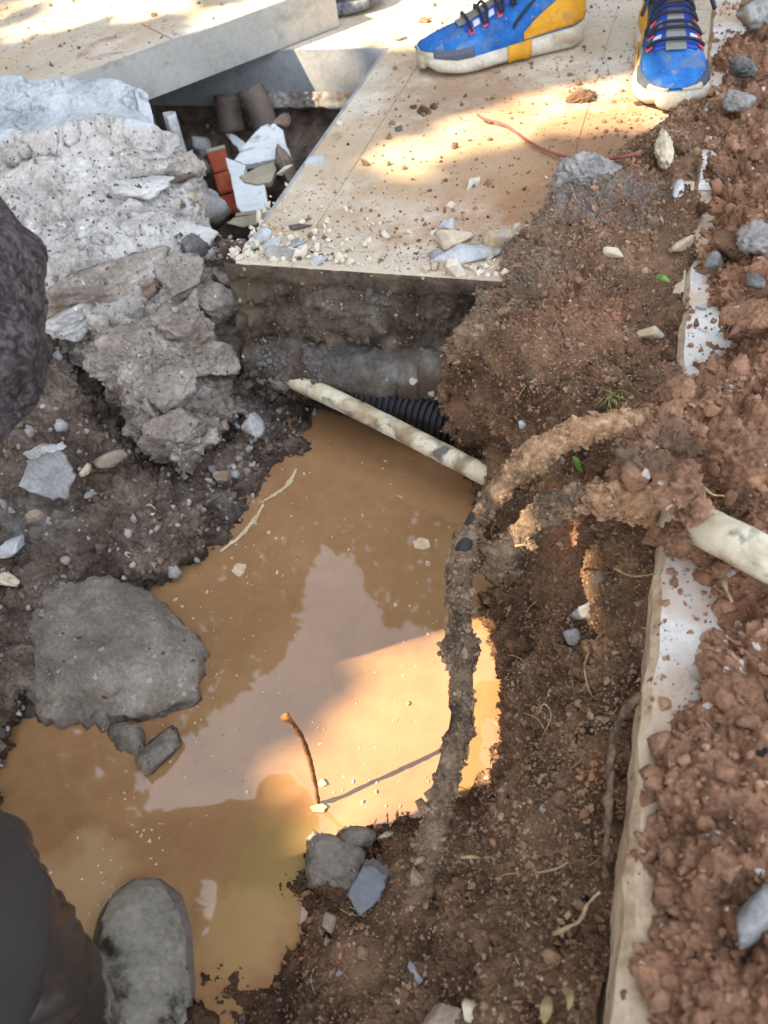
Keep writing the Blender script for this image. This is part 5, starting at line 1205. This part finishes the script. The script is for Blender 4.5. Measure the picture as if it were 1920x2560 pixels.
boot = remesh_body('rubber_boot', [([bp(-.05, -.02), bp(.2, -.018), bp(.45, -.022, -.004), bp(.62, -.03, -.006), bp(.8, -.034, -.006), bp(.87, -.036, -.004)], (.036, .038, .041, .044, .043, .036)),
                                   ([bp(.4, -.03, .008), bp(.62, -.036, .010), bp(.78, -.038, .008)], (.034, .040, .038)),
                                   ([bp(-.03, -.01), bp(.0, .02, -.004), D(150, 2560, .60), D(70, 2420, .56), D(-30, 2290, .52), D(-110, 2200, .47)], (.040, .041, .041, .040, .041, .044))],
                   boot_mat(), kn, .006, 8, lambda w: .0032 * fbm(w * 26, 5, 66) + .0016 * billow(w * 70, 3, 68) - .0025 * np.exp(-((w[:, 1] - .175 - .02 * np.cos((w[:, 0] + .27) * 30)) / .004) ** 2) + .006 * np.clip((w[:, 2] + .16) * 14, 0, 1) * np.sin((w[:, 2] * 1.0 + w[:, 1] * .8) * 210 + 3 * pnoise(w * 16, 67)) * .35,
                   {'mud': lambda w: np.clip((w[:, 1] - .05) / .10, 0, 1) * np.clip((-.115 - w[:, 2]) / .03, 0, 1) * np.clip((.30 + w[:, 0]) / .02 + .6, 0, 1)})
solep = [bp(t, 0, s * wv) for t, wv, s in [(-.12, .02, 1), (0, .036, 1), (.3, .037, 1), (.6, .049, 1), (.8, .049, 1), (.95, .036, 1), (1.03, .014, 1)]]
solep += [bp(t, 0, -s * wv - .004) for t, wv, s in [(1.03, .014, 1), (.95, .038, 1), (.8, .051, 1), (.6, .05, 1), (.3, .037, 1), (0, .036, 1), (-.12, .02, 1)]]
prism('boot_sole', [p for p in solep], -.268, -.246, M['cable'], kn, .003)

wl_ = [bp(t, 0, s * wv + ox) for t, wv, s, ox in [(.2, .038, -1, 0), (.6, .043, -1, 0), (.8, .042, -1, 0), (.93, .032, -1, 0), (1.0, .014, -1, 0), (1.0, .018, 1, 0), (.93, .038, 1, .003), (.8, .048, 1, .005), (.6, .050, 1, .005), (.2, .042, 1, .003)]]
prism('boot_welt', wl_, -.24, -.2085, M['brown_pipe'], kn, .008)
def sneaker(parent, toe, heel, side, pal, detail=True, name='sneaker'):
    """side = +1: the coloured outer side is to the left of the walking direction"""
    toe = np.asarray(toe, float); heel = np.asarray(heel, float); L = np.linalg.norm(toe - heel)
    X = (toe - heel) / L; Z = ZUP; Y = np.cross(Z, X)
    def W(x, y, z): return rel(parent, heel + X * (x * L) + Y * y + Z * z)
    root = None
    ts = np.linspace(0, 1, 56)
    ti = [0, .03, .10, .30, .50, .68, .80, .90, .96, 1.0]
    hw = lambda t: np.interp(t, ti, [.010, .024, .034, .034, .040, .049, .049, .040, .027, .006])
    bend = lambda t: -.008 * np.sin((t - .1) * math.pi) * side * -1 + .010 * np.clip(t - .6, 0, 1) * side
    zs = lambda t: np.interp(t, [0, .06, .3, .5, .8, .93, 1], [.034, .031, .027, .024, .022, .026, .034])
    zb = lambda t: np.interp(t, [0, .05, .3, .45, .75, .9, 1], [.008, .001, .001, .004, .001, .006, .020])
    hh = lambda t: np.interp(t, [0, .04, .16, .28, .40, .50, .60, .72, .84, .94, 1], [.070, .098, .104, .100, .094, .084, .072, .060, .052, .044, .034])
    def SP(t, a, off=0.0):       # a: 0 right .. pi left
        w = hw(t) * .96 + off; c = np.cos(a); s = np.sin(a); e = .62
        y = bend(t) + w * np.sign(c) * np.abs(c) ** e * -1
        z = zs(t) + (hh(t) - zs(t) + off) * np.abs(s) ** .72
        y = y * (1 - .25 * ((z - zs(t)) / .08) * (np.abs(c) < .98))
        return W(t, y, z)
    # sole
    rows = []
    for t in ts:
        w = hw(t) + .004
        rows.append([W(t, bend(t) + y * w, z) for y, z in ((-.80, zb(t)), (-1.0, zb(t) + .005), (-1.03, (zb(t) + zs(t)) / 2), (-.98, zs(t) + .002), (-.8, zs(t) + .003), (0, zs(t) + .003), (.8, zs(t) + .003), (.98, zs(t) + .002), (1.03, (zb(t) + zs(t)) / 2), (1.0, zb(t) + .005), (.80, zb(t)))])
    V = np.array(rows); nr, nc = V.shape[:2]; i = np.arange(nr * nc).reshape(nr, nc); j = np.roll(i, -1, 1)
    F = np.stack([i[:-1], j[:-1], j[1:], i[1:]], -1).reshape(-1, 4)
    shoe = link(name, mesh_np(name, V.reshape(-1, 3), F), pal['sole'], parent); 
    shoe['label'] = pal['label']
    # upper
    A = np.linspace(0, math.pi, 30)
    V = np.array([[SP(t, a) for a in A] for t in ts])
    up = link('upper', mesh_np('upper', V.reshape(-1, 3), grid_faces(*V.shape[:2])), pal['upper'], shoe)
    def shell_part(nm, t0, t1, a0, a1, mat, off=.0016, nt_=24, na=16, shape=None):
        V = []
        for k, t in enumerate(np.linspace(t0, t1, nt_)):
            lo, hi = (a0, a1) if shape is None else shape((t - t0) / (t1 - t0))
            V.append([SP(t, a, off) for a in np.linspace(lo, hi, na)])
        V = np.array(V); o = link(nm, mesh_np(nm, V.reshape(-1, 3), grid_faces(*V.shape[:2])), mat, shoe)
        s = o.modifiers.new('s', 'SOLIDIFY'); s.thickness = .0022; s.offset = 0; bake(o); return o
    if not detail: return shoe
    for sd_ in (0, 1):
        fl = (lambda a: a) if sd_ == 0 else (lambda a: math.pi - a)
        shell_part('toe_guard', .70, .999, 0, 0, pal['guard'], .0014, shape=lambda k, fl=fl: tuple(sorted((fl(.02), fl(.30 + .30 * k ** 1.5)))))
    hs = math.pi if side > 0 else 0.0
    for sd_ in (0, 1):
        fl = (lambda a: a) if sd_ == 0 else (lambda a: math.pi - a)
        shell_part('heel_panel', .0, .40, 0, 0, pal['heel'], .0018, shape=lambda k, fl=fl: tuple(sorted((fl(.03), fl(max(.06, (.95 if k < .35 else .62 - .75 * (k - .35))))))))
        shell_part('collar_trim', .30, .46, 0, 0, pal['dark'], .0010, shape=lambda k, fl=fl: tuple(sorted((fl(.75 - .5 * k), fl(.86 - .5 * k)))))
        for t in (.70, .62, .53):
            shell_part('lace_loop', t - .012, t + .014, 0, 0, pal['loop'], .0034, 4, 6, shape=lambda k, fl=fl: tuple(sorted((fl(.72), fl(.98)))))
    for sd_ in (0, 1):          # arch band in the sole
        s_ = -1 if sd_ == 0 else 1
        V = np.array([[W(t, bend(t) + s_ * (hw(t) + .0065), z) for z in (zb(t) + .003, (zb(t) + zs(t)) / 2, zs(t) + .006)] for t in np.linspace(.36, .50, 8)])
        o = link('arch_band', mesh_np('arch_band', V.reshape(-1, 3), grid_faces(8, 3)), pal['heel'], shoe); m_ = o.modifiers.new('s', 'SOLIDIFY'); m_.thickness = .003; m_.offset = 0; bake(o)
    shell_part('toe_bumper', .93, .9995, 1.15, 2.0, pal['sole'], .004, 10, 12, shape=lambda k: (.02 + .9 * 0, .34))
    shell_part('toe_bumper', .93, .9995, 0, 0, pal['sole'], .004, 10, 12, shape=lambda k: (math.pi - .34, math.pi - .02))
    bv, bf = ICO[3]; bq_ = np.sign(bv) * np.abs(bv) ** .8
    o = link('toe_bumper', mesh_np('toe_bumper', np.array([W(.975 + .030 * x_, bend(1) + .024 * y_, .021 + .015 * z_) for x_, y_, z_ in bq_]), bf), pal['sole'], shoe)
    shell_part('tongue', .40, .735, 1.02, 2.12, pal['tongue'], .0012)
    shell_part('tongue_strap', .50, .76, 1.42, 1.72, pal['strap'], .0034)
    shell_part('tongue_badge', .42, .455, 1.36, 1.78, pal['badge'], .0045, 6, 8)
    for a0, a1 in ((.98, 1.28), (1.86, 2.16)):
        for t in (.645, .56): shell_part('pale_patch', t, t + .04, a0, a1, pal['pale'], .0026, 6, 8)
    for t, dt in ((.70, .012), (.625, .012), (.61, -.012), (.53, .014), (.515, -.01), (.455, .008), (.44, -.01)):
        P = np.array([SP(t + dt * math.sin((a - .8) * 2.0), a, .0055 + .0035 * math.sin((a - .75) / 1.65 * math.pi)) for a in np.linspace(.78, math.pi - .78, 22)])
        v, q, tt, _ = tube_np(P, .0023, 8); link('lace', mesh_mixed('lace', v, q, tt), pal['dark'], shoe)
    for k in range(3):          # bow hanging to the sides
        c = SP(.42, 1.57, .010); d = [(-.03, .02), (.035, .012), (.01, -.03)][k]
        P = path([c, c + rel(parent, heel + X * d[1] + Y * d[0] + Z * .012) - rel(parent, heel), c + rel(parent, heel + X * (d[1] + .03) + Y * d[0] * 1.5 - Z * .012) - rel(parent, heel)], 14)
        v, q, tt, _ = tube_np(P, .0028, 8); link('lace', mesh_mixed('lace', v, q, tt), pal['dark'], shoe)
    return shoe
BLUE = surf('blue_knit', [(.25, srgb(22, 72, 134)), (.6, srgb(38, 102, 172)), (.9, srgb(72, 138, 200))], 16, 420, .85, ((420, .6, .0015),), .25, patch=[(srgb(118, 124, 128), 18, .56, .76), (srgb(150, 138, 116), 30, .62, .76)], speck=[(srgb(150, 130, 104), 260, .06)])
pal = dict(sole=surf('dirty_white_sole', [(.25, srgb(172, 162, 138)), (.7, srgb(206, 200, 182))], 18, 200, .8, ((150, .3, .001),), patch=[(srgb(150, 124, 94), 20, .55, .7)]), upper=BLUE,
           guard=flat('grey_guard', (84, 92, 104), .55), heel=surf('yellow_panel', [(.25, srgb(186, 130, 34)), (.7, srgb(218, 160, 44))], 20, 200, .7, ((200, .2, .001),), patch=[(srgb(160, 128, 84), 24, .56, .7)]),
           dark=flat('navy_lace', (30, 34, 52), .7), loop=flat('coral_loop', (240, 84, 88), .6), tongue=flat('blue_tongue', (44, 78, 172), .6), strap=flat('grey_strap', (132, 134, 128), .6),
           badge=flat('gold_badge', (208, 164, 60), .5), pale=flat('pale_reflector', (196, 208, 232), .4), label='')
JEAN = surf('dark_jeans', [(.2, srgb(34, 38, 50)), (.8, srgb(58, 64, 80))], 30, 300, .9)
bl = empty('person', (.50, 1.33, 0), 'standing person in blue sneakers with yellow heels on the sunlit paving', 'person')
p1 = dict(pal, label='blue sneaker seen from its side with a yellow heel')
p2 = dict(pal, label='blue sneaker seen from its toe beside the kerb')
sneaker(bl, (.180, 1.394, 0), (.456, 1.404, 0), 1, p1)
hR = np.array([.481, 1.085, 0]); dR = nrm(np.array([.30, .95, 0]))
sneaker(bl, hR, hR + dR * .285, 1, p2)
remesh_body('trousers', [([[.41, 1.404, .11], [.43, 1.42, .28], [.47, 1.46, .5], [.53, 1.5, .86]], (.044, .058, .068, .088)),
                         ([hR + dR * .225 + [0, 0, .11], hR + dR * .225 + [.01, .03, .28], [.60, 1.40, .5], [.62, 1.48, .86]], (.044, .058, .068, .088)),
                         ([[.53, 1.5, .86], [.575, 1.5, .95], [.62, 1.48, .86]], (.10, .13, .10))], JEAN, bl, .014, 4, lambda w: .005 * fbm(w * 12, 3, 63))
for a in ((.41, 1.404, 0), tuple(hR + dR * .225)):
    a = np.array(a); tube('sock', path([a + [0, 0, .075], a + [0, 0, .10], a + [0, 0, .15]], 10), .033, flat('dark_sock', (40, 42, 52), .9), bl, 18)
dk = empty('person', (.05, 1.72, 0), 'person standing behind the manhole cover in a dark grey shoe', 'person')
GREY = flat('dark_shoe', (58, 60, 64), .6)
sneaker(dk, (.172, 1.738, 0), (-.108, 1.752, 0), 1, dict(sole=surf('striped_sole', [(.3, srgb(54, 56, 60)), (.7, srgb(128, 130, 134))], 60, 200, .6), upper=GREY, label='dark grey shoe with a ribbed sole'), False, 'shoe')
remesh_body('trousers', [([[-.06, 1.752, .1], [-.06, 1.77, .3], [-.08, 1.8, .55], [-.1, 1.82, .86]], (.046, .058, .07, .09)),
                         ([[-.34, 1.86, .04], [-.32, 1.86, .3], [-.28, 1.84, .55], [-.26, 1.82, .86]], (.046, .058, .07, .09)), ([[-.1, 1.82, .86], [-.18, 1.82, .95], [-.26, 1.82, .86]], (.1, .13, .1))], JEAN, dk, .016, 4)

# ================================================================== TREES (they shade the pit and show in the water)
def leaf_mat():
    m, nt, b = newmat('foliage'); nt.nodes.remove(b)
    out = nt.nodes['Material Output']; a = nt.nodes.new('ShaderNodeAttribute'); a.attribute_name = 'tint'
    r = ramp(nt, [(0, (.03, .055, .018, 1)), (1, (.07, .10, .032, 1))]); nt.links.new(a.outputs['Fac'], r.inputs['Fac'])
    d = nt.nodes.new('ShaderNodeBsdfDiffuse'); t = nt.nodes.new('ShaderNodeBsdfTranslucent'); x = nt.nodes.new('ShaderNodeMixShader'); x.inputs[0].default_value = .25
    nt.links.new(r.outputs['Color'], d.inputs['Color']); nt.links.new(r.outputs['Color'], t.inputs['Color'])
    nt.links.new(d.outputs[0], x.inputs[1]); nt.links.new(t.outputs[0], x.inputs[2]); nt.links.new(x.outputs[0], out.inputs['Surface'])
    return m
LEAF = leaf_mat(); BARK = surf('bark', [(.2, srgb(62, 54, 46)), (.8, srgb(104, 94, 82))], 12, 90, .95)
def leaves(name, pos, size, parent):
    n = len(pos); R = rrot(n); s = size * rng.uniform(.7, 1.3, n)
    base = np.array([[-.5, 0, 0], [0, -.32, .06], [.5, 0, 0], [0, .32, .06]])
    v = np.einsum('nij,vj->nvi', R, base) * s[:, None, None] + pos[:, None]
    f = np.arange(n * 4).reshape(n, 4)
    return link(name, mesh_np(name, rel(parent, v.reshape(-1, 3)), f, False, {'tint': np.repeat(rng.random(n), 4)}), LEAF, parent)
def trunk(tree, base, top, r, avoid=()):
    P = path([base, base + (top - base) * .4 + [.1, .05, 0], top], 20)
    tube('trunk', P, np.linspace(r, r * .5, len(P)), BARK, tree, 14, lambda q: .02 * fbm(q * 6, 3, 5))
    for k in range(6):
        s = P[int(len(P) * (.45 + .08 * k))]; e = s + np.array([math.cos(k * 2.4) * 1.2, math.sin(k * 2.4) * 1.2, .9])
        Q = path([s, (s + e) / 2 + [0, 0, .1], e], 10)
        if any(np.linalg.norm((Q - a) - ((Q - a) @ SUN_V)[:, None] * SUN_V, axis=1).min() < ra + .1 for a, ra in avoid): continue
        tube('limb', Q, r * .3, BARK, tree, 8)
W0 = np.array([-.05, .45, WZ])
def el_lim(az):
    return np.interp(az, [-80, -30, -19, -13.5, -11, -9, -4, -3.4, -1, 6, 30, 80], [59, 58.5, 58.0, 55.5, 52.5, 50.2, 51.0, 55, 57.2, 58.6, 59, 59])
for (a0, a1, rb, azt, lab) in ((-78, -7, 4.8, -34, 'leafy tree beyond the paving on the left, mirrored in the water'), (-7, 78, 5.2, 30, 'leafy tree beyond the paving on the right, mirrored in the water')):
    n = 20000
    az = rng.uniform(a0, a1, n); el = np.degrees(np.arcsin(rng.uniform(math.sin(math.radians(14)), math.sin(math.radians(60)), n)))
    lim = el_lim(az) + 1.2 * pnoise(np.stack([az * .35, az * 0, az * 0], 1), 3) - 1.0
    k = el < lim; az, el = np.radians(az[k]), np.radians(el[k]); r = (rb + rng.uniform(0, 2.0, len(az)))
    pos = W0 + np.stack([np.sin(az) * np.cos(el), np.cos(az) * np.cos(el), np.sin(el)], 1) * r[:, None] / np.maximum(np.cos(el), .55)[:, None] * .75
    b = np.array([math.sin(math.radians(azt)) * 6, math.cos(math.radians(azt)) * 6, 0])
    t = empty('tree', b, lab, 'tree'); trunk(t, b, b + np.array([0, 0, 5.0]), .22); leaves('crown', pos, .20, t)
# the tree that shades the pit, with the gaps that let the sun through
LIT = [(G(1000, 1870, WZ), .030), (G(1080, 1800, WZ), .036), (G(1095, 1900, WZ), .065), (G(985, 1950, WZ), .030), (G(1255, 1760, -.19), .050), (G(1295, 1660, -.16), .035), (G(1235, 1850, -.2), .065), (G(1190, 1960, -.2), .05),
       (G(1345, 1440, -.16), .060), (G(1490, 255, 0), .055), (G(1370, 270, 0), .035), (G(1150, 345, 0), .034), (G(1050, 385, 0), .022), (G(1090, 40, 0), .13), (G(1010, -20, 0), .11),
       (G(60, 15, .07), .12), (G(250, 0, .07), .1), (G(420, -20, .07), .09), (G(600, 40, .07), .04)]
n = 42000
c = np.array([0.1, .9, -.05]) + SUN_V * 4.6
e1 = nrm(np.cross(SUN_V, ZUP)); e2 = np.cross(e1, SUN_V)
rr_ = np.sqrt(rng.random(n)); th = rng.uniform(0, 6.2832, n)
pos = c + e1 * (rr_ * np.cos(th) * 2.7)[:, None] + e2 * (rr_ * np.sin(th) * 2.1)[:, None] + SUN_V * rng.uniform(-.6, .6, n)[:, None]
keep = np.ones(n, bool)
for p, r in LIT:
    d = pos - p; d = d - (d @ SUN_V)[:, None] * SUN_V
    dd = np.linalg.norm(d, axis=1); ang = np.arctan2(d @ e1, d @ e2)
    keep &= dd > r * (1 + .25 * np.sin(3 * ang + r * 90)) + .062
far = np.abs((pos - c) @ e1) > 1.6
keep &= ~(far & (fbm(pos * 1.6, 2, 9) > .12))
pos = pos[keep]
b = np.array([c[0] - 1.0, c[1] + 1.3, 0]); t = empty('tree', b, 'leafy shade tree left of the pit whose gaps let sun patches through', 'tree')
trunk(t, b, np.array([c[0] - .7, c[1] + 1.0, c[2] - .1]), .16, LIT); leaves('crown', pos, .15, t)
